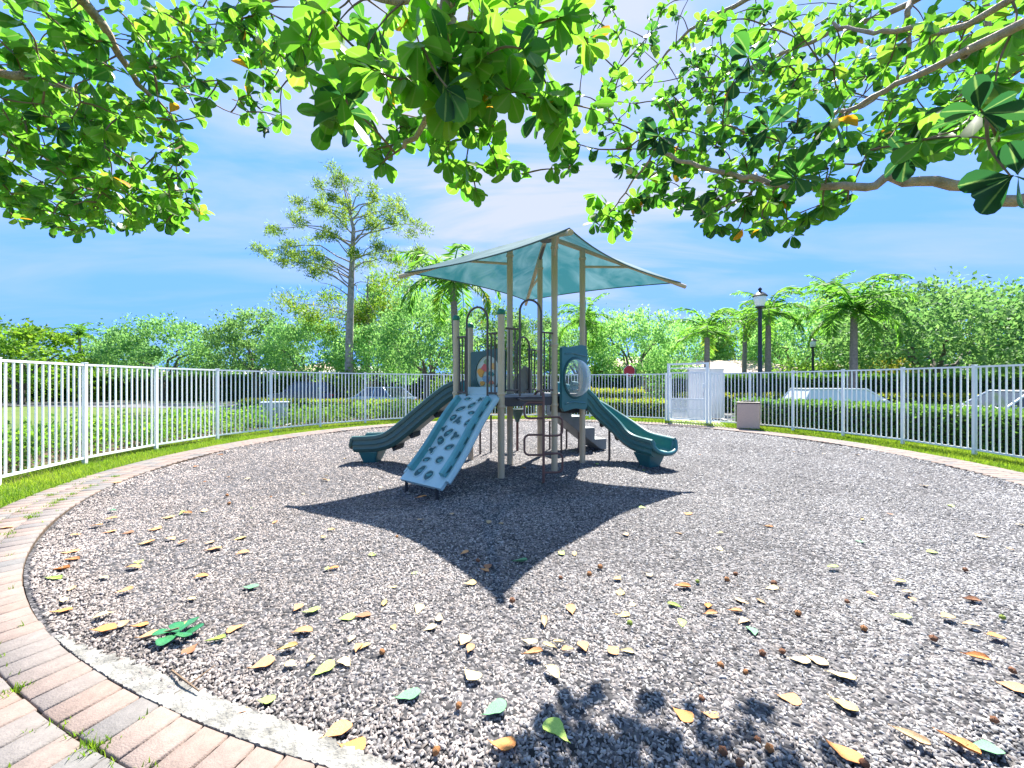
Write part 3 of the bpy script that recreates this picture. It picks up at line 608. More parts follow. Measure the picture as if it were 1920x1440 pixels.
# ---- s-shaped loop climber
q = Vector((.44, 5.66, 0)); ed = (PC - PA).normalized(); ea = ed
g = MB(); pts = [up(q, -.1), up(q, 1.12)]
on = Vector((-ed.y, ed.x, 0)); tp_ = edge(PA, PC, .62)
pts += [up(q + (tp_ - q) * .15, 1.24), up(q + (tp_ - q) * .6, 1.27), up(tp_, 1.22)]
g.tube(bez([pts[0], pts[1], pts[2], pts[3], pts[4]], 5), .019, 8); lc = g.build('loop_climber', M['rust'], ps, smooth=True)
ex = Vector((1, .12, 0)).normalized()
for sg, z1_, z0_ in ((-1, 1.12, .90), (1, .915, .655), (-1, .67, .39), (1, .405, .14)):
    g = MB(); L = .27; r_ = .07; pts = [up(q, z1_)]
    for k in range(7):
        an = math.pi / 2 * k / 6; pts.append(up(q + ex * sg * (L - r_ + r_ * math.sin(an)), z1_ - r_ + r_ * math.cos(an)))
    for k in range(7):
        an = math.pi / 2 * k / 6; pts.append(up(q + ex * sg * (L - r_ + r_ * math.cos(an)), z0_ + r_ - r_ * math.sin(an)))
    pts.append(up(q, z0_)); g.tube(pts, .0155, 8); g.build('loop_step', M['rust'], lc, smooth=True)
g = MB(); g.tube([up(q, DK - .06), up(q + ex * -.3, DK - .06), up(edge(PA, PC, .30), DK - .06)], .016, 8); g.build('brace', M['brown'], lc, smooth=True)
# ---- grey transfer steps and a beige rock climber behind, talk cup on a red pole
st = None
sd0 = Vector((.95, 7.98, 0)); sv = Vector((.93, .37, 0)); sw = Vector((-.37, .93, 0))
g = MB()
prof = [(0, .95), (.26, .95), (.26, .72), (.52, .72), (.52, .48), (.80, .48), (.80, .24), (1.08, .24), (1.08, .02), (.95, .02), (0, .72)]
g.prism([sd0 + sv * x_ + Vector((0, 0, z_)) for x_, z_ in prof], sw * .62); st = g.build('steps', M['grey_step'], ps, bevel=.012)
for x_ in (.05, .45):
    for w_ in (.05, .55):
        g = MB(); g.tube([sd0 + sv * x_ + sw * w_ + Vector((0, 0, -.1)), sd0 + sv * x_ + sw * w_ + Vector((0, 0, .6))], .02, 8)
        g.build('leg', M['brown'], st, smooth=True)
g = MB(); e0 = edge(PE, PD, .3); bo = Vector((.12, .85, 0))
g.prism([up(e0, DK), up(e0, 1.62), up(e0 + Vector((-.14, .03, 0)), 1.72), up(e0 + Vector((-.42, -.2, 0)), DK + .12), up(e0 + Vector((-.45, -.22, 0)), DK)], (.02, .05, 0)); g.build('rock_panel', M['beige_panel'], ps, bevel=.015)
g = MB(); sp = Vector((.11, 8.35, 0)); g.tube([up(sp, -.1), up(sp, .62)], .028, 10); tcup = g.build('talk_tube', M['rust'], ps, smooth=True)
g = MB(); g.lathe((sp.x, sp.y, .58), [(.03, 0), (.07, .1), (.15, .26), (.17, .28), (.15, .285), (.06, .12), (.02, .06)], 18); g.build('cup', M['teal_grey'], tcup, smooth=True)
for x_, y_ in ((-.42, 8.1), (-.62, 7.9)):
    g = MB(); g.tube([(x_, y_, -.1), (x_, y_, .75)], .02, 8); g.build('rear_leg', M['brown'], ps, smooth=True)
g = MB(); pts = []
for k in range(13):
    a = math.pi * k / 12; pts.append(Vector((1.02 + .2 * math.cos(a) * .8, 7.2, 0)) + Vector((0, .1 * math.cos(a), .03 + .12 * math.sin(a))))
# drum box and dark gear seen under the right deck
g = MB(); g.box((1.02, 7.35, DK - .25), (.46, .5, .20), Matrix.Rotation(R(40), 3, 'Z')); g.build('deck_undercarriage', M['rubber'], ps, bevel=.03)
# ---- shade canopy
cc = Vector((.60, 7.06, 3.97)); CORN = [Vector((-1.757, 6.51, 3.11)), Vector((.66, 4.62, 3.11)), Vector((3.0, 7.13, 3.10)), Vector((.33, 9.45, 3.24))]
POSTS = [PD, PC, PG, PE]
can = MB(); nu = 14
fab = bpy.data.materials.new('teal shade cloth'); fab.use_nodes = True; t = fab.node_tree; b = t.nodes['Principled BSDF']; b.inputs['Roughness'].default_value = .8
tcn = t.nodes.new('ShaderNodeTexCoord'); mp = t.nodes.new('ShaderNodeMapping'); mp.inputs['Scale'].default_value = (1.1, 1.1, .5); mp.inputs['Rotation'].default_value = (0, 0, .6)
n1 = t.nodes.new('ShaderNodeTexNoise'); n1.inputs['Scale'].default_value = 1.6; n1.inputs['Detail'].default_value = 8; n1.inputs['Distortion'].default_value = 1.2
t.links.new(tcn.outputs['Object'], mp.inputs[0]); t.links.new(mp.outputs[0], n1.inputs['Vector'])
r1 = t.nodes.new('ShaderNodeValToRGB'); r1.color_ramp.elements[0].position = .36; r1.color_ramp.elements[1].position = .68; r1.color_ramp.elements[0].color = (.02, .115, .135, 1); r1.color_ramp.elements[1].color = (.10, .21, .24, 1)
t.links.new(n1.outputs['Fac'], r1.inputs['Fac']); t.links.new(r1.outputs[0], b.inputs['Base Color'])
tl = t.nodes.new('ShaderNodeBsdfTranslucent'); t.links.new(r1.outputs[0], tl.inputs['Color']); m1 = t.nodes.new('ShaderNodeMixShader'); m1.inputs[0].default_value = .38
t.links.new(b.outputs[0], m1.inputs[1]); t.links.new(tl.outputs[0], m1.inputs[2])
tp = t.nodes.new('ShaderNodeBsdfTransparent'); m2 = t.nodes.new('ShaderNodeMixShader'); m2.inputs[0].default_value = .02
t.links.new(m1.outputs[0], m2.inputs[1]); t.links.new(tp.outputs[0], m2.inputs[2]); t.links.new(m2.outputs[0], t.nodes['Material Output'].inputs['Surface'])
cn = thing('canopy', (0, 0, 0), None, None); cn.parent = ps; cn.matrix_parent_inverse = Matrix.Translation(-ps.location)
apex = cc + Vector((0, 0, .035)); vs = []; fs = []
for s_ in range(4):
    c0, c1 = CORN[s_] + Vector((0, 0, .045)), CORN[(s_ + 1) % 4] + Vector((0, 0, .045)); o = len(vs)
    for i in range(nu + 1):
        a = i / nu
        for j in range(nu + 1):
            bq = j / nu; l0 = apex + (c0 - apex) * .985 * a; l1 = apex + (c1 - apex) * .985 * a; p = l0 + (l1 - l0) * bq
            sag = 4 * bq * (1 - bq); md = (c0 + c1) / 2
            p = p + (apex - md) * .13 * sag * a * a + Vector((0, 0, -.10 * sag * a))
            vs.append(p)
    for i in range(nu):
        for j in range(nu): fs.append((o + i * (nu + 1) + j, o + (i + 1) * (nu + 1) + j, o + (i + 1) * (nu + 1) + j + 1, o + i * (nu + 1) + j + 1))
can.add(vs, fs); fo = can.build('fabric', fab, cn, smooth=True)
hem = MB()
for s_ in range(4):
    o = s_ * (nu + 1) ** 2 + nu * (nu + 1); hem.tube([vs[o + j] for j in range(nu + 1)], .011, 6)
hem.build('hem', M['teal_grey'], cn, smooth=True)
for s_ in range(4):
    c_ = CORN[s_]; d_ = (c_ - cc).normalized(); e_ = c_ + d_ * .06
    g = MB(); g.tube([cc - Vector((0, 0, .03)), cc + (e_ - cc) * .5 + Vector((0, 0, -.01)), e_], [.042, .04, .034], 10); g.build('arm', M['post'], cn, smooth=True)
    p = POSTS[s_]; pz = 3.42; h_ = Vector((c_.x - cc.x, c_.y - cc.y, 0)); r_ = (cc.z - .03 - pz) / ((cc.z - c_.z) / h_.length); tip = Vector((cc.x, cc.y, pz)) + h_.normalized() * r_
    g = MB(); g.tube([up(p, pz), tip], .022, 8); g.build('strut', M['post'], cn, smooth=True)
g = MB(); g.lathe((cc.x, cc.y, 3.86), [(.11, 0), (.13, .03), (.12, .07), (.04, .09)], 16)
for p in POSTS: g.tube([up(p, 3.72), cc - Vector((0, 0, .03))], .03, 8)
g.build('hub', M['brown'], cn, smooth=True)
# ------------------------------------------------------------------ white picket fence, two runs, and the gate
FH = 1.72
def fence(angs, label):
    f = thing('picket_fence', pol(R_FEN, R(angs[len(angs) // 2])), label, 'fence', 'white picket fence runs round the playground')
    pts = [pol(R_FEN, R(a)) for a in angs]
    for p in pts:
        g = MB(); d = p - Vector((CX, CY, 0)); Q = Matrix.Rotation(math.atan2(d.y, d.x), 3, 'Z')
        g.box(up(p, FH / 2 - .05), (.054, .054, FH + .12), Q); g.box(up(p, FH + .016), (.064, .064, .014), Q); g.build('post', M['white'], f)
    for a_, b_ in zip(pts[:-1], pts[1:]):
        g = MB(); d = b_ - a_; L = d.length; Q = Matrix.Rotation(math.atan2(d.y, d.x), 3, 'Z'); m_ = (a_ + b_) / 2; n = round(L / .115)
        g.box(up(m_, FH - .02), (L - .056, .034, .034), Q); g.box(up(m_, .11), (L - .056, .034, .034), Q)
        for k in range(1, n):
            p = a_ + d * (k / n); g.box(up(p, (FH + .09) / 2 - .0), (.021, .021, FH - .13), Q)
        g.build('picket_panel', M['white'], f)
    return f
fence([209, 198.5, 188, 177.6, 167.1, 156.6, 145.8, 135, 124.6, 114.3, 104, 93.8, 83.6, 73.6, 63.6, 53.8], 'long white picket fence curving round the left and back up to the gate')
fence([43.2, 34.6, 26, 17, 7.6, -2, -11.5, -21], 'white metal picket fence curving along the right side from the gate past the tan bin')
g0, g1 = pol(R_FEN, R(53.4)), pol(R_FEN, R(43.6)); gd = (g1 - g0); GL = gd.length; gd.normalize(); GQ = Matrix.Rotation(math.atan2(gd.y, gd.x), 3, 'Z'); gm = (g0 + g1) / 2
gt = thing('gate', gm, 'tall white metal gate with a framed opening and solid lower panel in the fence', 'gate')
for p in (g0 + gd * .045, g1 - gd * .045):
    g = MB(); g.box(up(p, 1.02), (.08, .08, 2.12), GQ); g.build('post', M['white'], gt)
g = MB(); g.box(up(gm, 2.05), (GL - .17, .07, .06), GQ); g.box(up(gm, 1.90), (GL - .17, .05, .04), GQ); g.build('header', M['white'], gt)
g = MB(); a_, b_ = g0 + gd * .13, g1 - gd * .13; L = (b_ - a_).length
for p in (a_, b_): g.box(up(p, .93), (.05, .045, 1.66), GQ)
for z in (1.74, .82, .12): g.box(up(gm, z), (L - .052, .04, .045), GQ)
n = 13
for k in range(1, n): g.box(up(a_ + (b_ - a_) * (k / n), 1.28), (.02, .02, .87), GQ)
lf_ = g.build('leaf', M['white'], gt)
g = MB(); g.box(up(gm, .47), (L - .052, .008, .03), GQ)
for k in range(1, 26): g.box(up(a_ + (b_ - a_) * (k / 26), .47), (.026, .02, .65), GQ)
g.build('kick_panel', M['white'], lf_)
nn = Vector((gd.y, -gd.x, 0)); g = MB(); g.box(up(b_ + nn * .05, 1.28), (.09, .06, .16), GQ); g.build('latch_box', M['white'], lf_, bevel=.008)
for z in (.3, 1.6):
    g = MB(); g.box(up(a_ - gd * .04 + nn * .035, z), (.10, .03, .06), GQ); g.build('hinge', M['white'], lf_)
# tan litter bin by the right-hand fence
bn = thing('litter_bin', (7.2, 12.35, 0), 'square tan litter bin with a dark flat lid standing on the grass by the fence', 'bin')
BQ = Matrix.Rotation(R(-31), 3, 'Z'); g = MB(); g.box((7.2, 12.35, .39), (.60, .60, .76), BQ); g.build('body', M['stone'], bn, bevel=.025)
g = MB(); g.box((7.2, 12.35, .79), (.63, .63, .035), BQ); ld = g.build('lid', mat('brown lid', (.09, .07, .055), .5), bn, bevel=.015)
g = MB(); g.lathe((7.2, 12.35, .83), [(.2, 0), (.2, .012), (.15, .014)], 20); g.build('opening_ring', M['black'], ld)
g = MB(); g.box((7.2, 12.35, .006), (.6, .6, .03), BQ); g.build('base', M['black'], bn)

# ------------------------------------------------------------------ road, walk, far lawn things
def strip(name, pts, wid, z, m):
    V = []; F = []; n = len(pts)
    for i, p in enumerate(pts):
        t = (Vector(pts[min(i + 1, n - 1)]) - Vector(pts[max(i - 1, 0)])).normalized(); q = Vector((-t.y, t.x)); 
        for s_ in (-1, 1): V.append((p[0] + q.x * wid / 2 * s_, p[1] + q.y * wid / 2 * s_, z))
    for i in range(n - 1): F.append((2 * i, 2 * i + 1, 2 * i + 3, 2 * i + 2))
    return tag(np_mesh(name, V, F, m), kind='structure')
GZ = -.292
strip('road', [(70, 10), (40, 15.5), (22, 18.2), (8, 20.5), (-4, 24), (-20, 29), (-60, 36), (-120, 44)], 6.0, GZ + .02, M['asphalt'])
M['walk'] = mat('pale concrete walk', (.60, .58, .55), .9, noise=.2, nscale=2)
strip('pavement', [(6.6, 14.3), (7.4, 15.4), (8.2, 17.4)], 1.9, -.004 - .0, M['walk']) if False else None
V = []; F = []
for i in range(11):
    t_ = i / 10; p = Vector((5.95 + 1.8 * t_, 13.0 + 4.8 * t_, 0)); q = Vector((.93, -.35, 0)) * .85
    for s_ in (-1, 1): x_, y_ = p.x + q.x * s_, p.y + q.y * s_; V.append((x_, y_, gz(x_, y_) + .02))
for i in range(10): F.append((2 * i, 2 * i + 1, 2 * i + 3, 2 * i + 2))
tag(np_mesh('pavement', V, F, M['walk']), kind='structure')
strip('kerb_line', [(70, 13.3), (40, 18.8), (22, 21.5), (8, 23.8), (-4, 27.3), (-20, 32.3), (-60, 39.3)], .25, GZ + .10, M['concrete'])

# ------------------------------------------------------------------ planting generators
QT = np.array([(0, -.1, 0), (.45, -.5, .06), (1, 0, -.05), (.5, .5, .06)]); QF = [(0, 1, 2, 3)]
def rand_dir(n): return norm(np.random.randn(n, 3))
def leaf_quads(P, N, L, wr, tint, bias=.7):
    n = len(P); D = norm(rand_dir(n) + N * bias); X, Y, Z = frames(D)
    return scatter(QT, QF, P, X, Y, Z, np.c_[L, L * wr, L], tint)
class Tree:
    pass
def limb_path(p0, p1, n=6, wob=.12):
    p0, p1 = Vector(p0), Vector(p1); L = (p1 - p0).length; o = []
    for i in range(n + 1):
        t = i / n; p = p0.lerp(p1, t)
        if 0 < i < n: p = p + Vector((random.gauss(0, 1), random.gauss(0, 1), random.gauss(0, .6))) * L * wob * .35
        p.z += .10 * L * math.sin(math.pi * t); o.append(p)
    return o
def oak(H, W, leafm, nclump, per, ls, trunk_h, tr, seed, name, flat=.8, tmean=.5):
    random.seed(seed); np.random.seed(seed)
    r = thing(name, (0, 0, 0), None, None); g = MB()
    fork = Vector((random.uniform(-.1, .1), random.uniform(-.1, .1), trunk_h))
    g.tube([(0, 0, -.3), (0, 0, 0), (fork.x * .4, fork.y * .4, trunk_h * .5), fork], [tr * 1.45, tr * 1.2, tr, tr * .95], 10); tk = g.build('trunk', M['bark'], r, smooth=True)
    ch = H - trunk_h * .85; cz = trunk_h * .85 + ch * .45; P = []; N = []; T = []
    for i in range(5):
        a = i * 2.4 + random.uniform(-.4, .4); e = Vector((math.cos(a) * W * .62, math.sin(a) * W * .62, cz + random.uniform(-.1, .25) * ch))
        lp = limb_path(fork - Vector((0, 0, .15)), e, 6); b_ = MB(); b_.tube(lp, [tr * (.62 - .48 * k / 6) for k in range(7)], 7); b_.build('limb', M['bark'], tk, smooth=True)
    for i in range(nclump):
        while True:
            d = rand_dir(1)[0]
            if d[2] > -.62: break
        q = random.uniform(.55, 1.0) ** .6; lob = 1 + .16 * math.sin(d[0] * 5 + seed) * math.sin(d[1] * 4 + seed * 2)
        c = np.array((d[0] * W * q * lob, d[1] * W * q * lob, cz + d[2] * ch * .55 * q * lob)); cr_ = random.uniform(.10, .19) * W; k = int(per * random.uniform(.6, 1.3))
        off = np.random.randn(k, 3) * (cr_ * .62, cr_ * .62, cr_ * .62 * flat * .75); P.append(c + off); N.append(norm(off + np.array([0, 0, cr_ * .5]) + d * .4 * cr_))
        T.append(np.clip(np.random.normal(tmean, .17, k) + random.gauss(0, .13), 0, 1))
    P = np.concatenate(P); N = np.concatenate(N); T = np.concatenate(T); L = np.random.uniform(.6, 1.3, len(P)) * ls
    V, F, T2 = leaf_quads(P, N, L, .6, T); np_mesh('crown', V, F, leafm, r, T2); return r
def place(proto, x, y, s, rz, label, cat, group, first=[], sz=None):
    if proto.name not in first: first.append(proto.name); o = proto
    else: o = copy_tree(proto)
    o.location = (x, y, gz(x, y)); o.scale = (s, s, sz or s); o.rotation_euler = (0, 0, rz); return tag(o, label, cat, group)
GO = 'broad leafy trees beyond the fence'
oakA = oak(8.5, 4.8, M['oakleaf'], 170, 70, .26, 2.3, .26, 3, 'oak_tree')
oakB = oak(7.6, 5.3, M['oakleaf'], 180, 70, .26, 1.9, .28, 8, 'oak_tree')
oakC = oak(8.0, 4.4, M['oakleaf'], 160, 70, .26, 2.2, .24, 14, 'oak_tree', tmean=.6)
oakL = oak(6.0, 3.4, M['limeleaf'], 80, 60, .30, 1.2, .16, 21, 'shade_tree', tmean=.12)
def oak_at(pr, px, Y, top, label, rz=None, wide=1.0, H=8.5):
    x = (px - 960) / FPX * Y; z1 = CAMH + (YH - top) / FPX * Y + .29; sz = z1 / H; wide *= .84
    o = place(pr, x, Y, sz * wide, random.uniform(0, 6) if rz is None else rz, label, 'tree', GO, sz=sz); return o
HH = {oakA: 8.9, oakB: 8.0, oakC: 8.3, oakL: 6.1}
for pr, px, Y, top, lb, wd in (
    (oakB, -40, 34, 592, 'leafy tree cut off by the left edge of the photo, behind the fence', 1.05),
    (oakL, 40, 31, 606, 'bright yellow-green low tree at far left behind the fence', 1.35),
    (oakB, 305, 36, 590, 'wide domed oak standing alone between the small far palm and the tall pine', 1.0),
    (oakC, 225, 52, 622, 'low distant oak just right of the small far palm', 1.1),
    (oakC, 480, 36, 572, 'oak at the left foot of the tall pine with high ragged top', 1.0),
    (oakA, 575, 32, 590, 'dark-trunked oak directly behind the tall pine trunk on its left', 1.0),
    (oakB, 700, 31, 605, 'spreading oak between the pine trunk and the left slide', .95),
    (oakA, 800, 27, 545, 'oak with thick forked trunk behind the ball-capped posts', .95),
    (oakC, 745, 44, 512, 'taller oak rising behind the left tip of the shade canopy', .8),
    (oakC, 920, 38, 565, 'oak showing between the posts left of the tall arch', 1.0),
    (oakA, 1010, 42, 590, 'distant oak showing through the middle of the deck posts', 1.0),
    (oakA, 1085, 36, 580, 'oak just right of the bubble panel top', .9),
    (oakC, 1185, 30, 572, 'rounded oak behind the red octagonal sign', .95),
    (oakB, 1290, 40, 588, 'oak behind the white gate', .9),
    (oakC, 1385, 38, 585, 'oak between the gate and the tall street lamp', .85),
    (oakA, 1485, 34, 560, 'oak right of the tall street lamp, behind the small lamp', .95),
    (oakB, 1570, 44, 540, 'oak behind the drooping palm on the right', .9),
    (oakC, 1665, 36, 530, 'oak just right of the drooping palm', .9),
    (oakB, 1745, 25, 524, 'largest spreading oak on the right, low forking limbs above the fence', 1.15),
    (oakA, 1850, 30, 528, 'tall oak second from the right edge behind the fence', 1.0),
    (oakC, 1960, 24, 548, 'oak cut off by the right edge of the photo', .9),
    (oakB, 2140, 27, 540, 'leafy tree outside the right edge', 1), (oakA, -260, 34, 585, 'leafy tree outside the left edge', 1)):
    oak_at(pr, px, Y, top, lb, wide=wd, H=HH[pr])
random.seed(5); np.random.seed(5)
# ---- tall pine
pn = thing('pine_tree', at(655, 760, 28) * 1, 'tall slender pine with a long bare trunk and airy tufted crown behind the left fence', 'tree'); pn.location.z = gz(0, 40)
YP = 28.0; g = MB(); base = at(654, 760, YP); g.tube([up(base, -.6), up(base, -.29), at(655, 640, YP), at(659, 520, YP), at(663, 430, YP), at(645, 352, YP)], [.42, .33, .26, .20, .13, .03], 12); ptk = g.build('trunk', M['pinebark'], pn, smooth=True)
TUFT = [(633, 332), (636, 352), (650, 345), (668, 342), (600, 352), (606, 372), (590, 385), (553, 378), (565, 395), (548, 405), (596, 400), (612, 395), (625, 372), (648, 380), (672, 362), (660, 398), (640, 402), (700, 352), (704, 372), (697, 385), (748, 375), (740, 390), (752, 398), (730, 380), (690, 405), (715, 408), (735, 412), (762, 412), (780, 420), (772, 440), (745, 430), (712, 425), (700, 418), (508, 435), (512, 428), (540, 458), (530, 470), (545, 478), (497, 472), (505, 478), (580, 450), (600, 444), (615, 432), (640, 425), (625, 445), (560, 478), (588, 482), (600, 478), (575, 500), (600, 505), (612, 512), (590, 515), (620, 498), (705, 442), (705, 460), (700, 480), (720, 485), (745, 490), (770, 478), (780, 492), (735, 470), (690, 495), (665, 478), (672, 500), (556, 492), (535, 492), (603, 492), (786, 474), (566, 420), (650, 412)]
TW = []
for px, py in TUFT:
    Yt = YP + random.uniform(-2.2, 2.2); TW.append(at(px, py, Yt))
tr_y = lambda py: at(660 if py < 560 else 655, py, YP)
def needles(C, nper, L, wd, spread, tmean, out=True):
    P = []; D = []; T = []
    for c in C:
        k = int(nper * random.uniform(.7, 1.2)); s_ = np.random.randn(k, 3) * spread; s_[:, 2] *= .75; P.append(np.array(c) + s_); D.append(norm(rand_dir(k) + norm(s_) * .5 + np.array([0, 0, .45]))); T.append(np.clip(np.random.normal(tmean, .2, k) + random.gauss(0, .12), 0, 1))
    P = np.concatenate(P); D = np.concatenate(D); T = np.concatenate(T); X, Y, Z = frames(D); l = np.random.uniform(.6, 1.2, len(P)) * L
    return scatter(QT, QF, P, X, Y, Z, np.c_[l, l * wd, l], T)
V, F, T = needles(TW + [c + Vector((random.gauss(0, .34), random.gauss(0, .4), random.gauss(0, .2))) for c in TW if random.random() < .6], 170, .27, .2, .20, .5); np_mesh('needles', V, F, M['pineneedle'], pn, T)
for k, c in enumerate(TW):
    pyb = YH - (c.z - CAMH) * FPX / YP; st_ = tr_y(min(max(pyb + 28, 395), 545)); g = MB(); g.tube(limb_path(st_, c, 5, .1), [.06, .05, .045, .035, .025, .015], 5)
    if k % 2 == 0: g.build('branch', M['pinebark'], ptk, smooth=True)
for px, py, qx, qy in ((655, 555, 600, 530), (655, 540, 690, 530), (655, 530, 702, 585), (656, 520, 590, 500)):
    g = MB(); g.tube(limb_path(at(px, py, YP), at(qx, qy, YP - 1), 5, .1), [.05, .04, .03, .025, .02, .012], 5); g.build('branch', M['pinebark'], ptk, smooth=True)
# ---- yellow-green pine below it
YQ = 33; p2_ = thing('pine_tree', at(690, 760, YQ), 'lower golden-green pine with feathery foliage behind the tall pine trunk', 'tree'); p2_.location.z = -.29
g = MB(); b2 = at(690, 760, YQ); g.tube([up(b2, -.6), at(690, 690, YQ), at(688, 600, YQ), at(690, 520, YQ)], [.25, .2, .13, .04], 9); t2 = g.build('trunk', M['pinebark'], p2_, smooth=True)
C2 = [at(px + random.gauss(0, 5), py + random.gauss(0, 5), YQ + random.uniform(-2.5, 2.5)) for px, py in ((560, 572), (590, 580), (615, 590), (580, 605), (600, 620), (560, 625), (622, 612), (640, 560), (610, 560), (545, 560), (520, 555), (640, 590), (670, 570), (700, 575), (725, 555), (705, 540), (735, 520), (690, 600), (715, 600), (740, 610), (725, 590), (700, 620), (725, 625), (665, 620), (690, 625), (670, 600), (745, 535), (720, 530), (575, 590), (590, 600), (610, 605), (738, 595))]
V, F, T = needles(C2 + [c + Vector((random.gauss(0, .6), random.gauss(0, .8), random.gauss(0, .4))) for c in C2], 120, .38, .2, .36, .42); np_mesh('needles', V, F, M['limeleaf'], p2_, T)
for c in C2[::3]:
    g = MB(); g.tube(limb_path(at(689, 610, YQ), c, 5, .1), [.06, .05, .04, .03, .02, .012], 5); g.build('branch', M['pinebark'], t2, smooth=True)
# ---- palms
def palm(H, nf, L, droop, seed, tr=.17, tmean=.45, shaft=True, upright=.0):
    random.seed(seed); np.random.seed(seed); r = thing('palm_tree', (0, 0, 0), None, None); g = MB(); lean = random.uniform(-.25, .25)
    g.tube([(0, 0, -.3), (0, 0, 0), (lean * .3, 0, H * .5), (lean, 0, H)], [tr * 1.3, tr * 1.15, tr, tr * .85], 10); tk = g.build('trunk', M['palmtrunk'], r, smooth=True)
    g = MB(); g.tube([(lean, 0, H - .05), (lean, 0, H + .35), (lean, 0, H + .8)], [tr * .9, tr * 1.0, tr * .35], 10); g.build('crown_shaft', mat('green crown shaft', (.12, .20, .05), .5), r, smooth=True)
    for f in range(nf):
        az = f * 2.399 + random.uniform(-.3, .3); el = R(78) - (f / nf) * R(95) * (1 - upright) + random.uniform(-.1, .1); dd = droop * random.uniform(.8, 1.2); p = np.array((lean, 0, H + .45 - .2 * f / nf)); pts = [p]; n = 14; ds = L * random.uniform(.85, 1.1) / n
        for k in range(n):
            e = el - dd * (k / n) ** 1.2; p = p + ds * np.array((math.cos(e) * math.cos(az), math.cos(e) * math.sin(az), math.sin(e))); pts.append(p)
        pts = np.array(pts); P = []; D = []; Ls = []
        for k in range(1, n + 1):
            tg = norm(pts[k] - pts[k - 1]); sd_ = norm(np.cross(tg, (0, 0, 1))); 
            for q in (0, .33, .66):
                base_ = pts[k - 1] + (pts[k] - pts[k - 1]) * q
                for s_ in (-1, 1):
                    P.append(base_); D.append(norm(sd_ * s_ + tg * .55 + np.array((0, 0, -.45 + random.gauss(0, .25))))); Ls.append(L * .26 * (math.sin(math.pi * (.12 + .83 * (k + q) / (n + 1))) ** .7) * random.uniform(.8, 1.1))
        P = np.array(P); D = np.array(D); Ls = np.array(Ls); X, Y, Z = frames(D, 0); tb = tmean + .4 * max(0, f / nf - .72) / .28 + random.gauss(0, .08)
        V, F, T = scatter(QT, QF, P, X, Y, Z, np.c_[Ls, np.full(len(Ls), .075 * L / 2.4), Ls * .5], np.clip(np.random.normal(tb, .1, len(P)), 0, 1)); fr = np_mesh('frond', V, F, M['palmleaf'], r, T)
        g = MB(); g.tube([tuple(q) for q in pts], [.035 * L / 2.4 * (1 - .8 * k / n) for k in range(n + 1)], 5); g.build('rachis', M['palmleaf'], fr)
    return r
def palm_at(px, Y, H, L, nf, droop, seed, label, rz=0, **k):
    o = palm(H, nf, L, droop, seed, **k); x = (px - 960) / FPX * Y; o.location = (x, Y, gz(x, Y)); o.rotation_euler = (0, 0, rz); return tag(o, label, 'palm tree', 'palms beyond the fence')
def zat(py, Y): return CAMH + (YH - py) / FPX * Y + .29
palm_at(858, 22, zat(540, 22), 3.7, 15, 2.2, 31, 'tall palm with arching fronds and browned tips behind the left ball-capped posts', tr=.20, upright=.22)
palm_at(152, 48, zat(632, 48), 2.6, 12, 1.6, 32, 'small far palm in the gap between the trees at left')
palm_at(1600, 21, zat(592, 21), 3.1, 16, 2.0, 33, 'drooping green palm in front of the big right-hand oaks', tr=.18, tmean=.35)
palm_at(1440, 24, zat(598, 24), 2.6, 13, 1.7, 34, 'palm close beside the tall street lamp')
palm_at(1325, 23, zat(632, 23), 2.5, 12, 1.7, 35, 'shorter palm right behind the white gate', tr=.16)
palm_at(1560, 34, zat(560, 34), 2.6, 12, 1.4, 36, 'palm with one upright spear frond behind the drooping palm', upright=.3)
palm_at(1395, 31, zat(610, 31), 2.6, 12, 1.8, 37, 'far palm between the gate and the tall street lamp')
palm_at(1095, 28, zat(610, 28), 2.6, 12, 1.7, 38, 'palm whose fronds show just right of the canopy posts')
random.seed(11); np.random.seed(11)
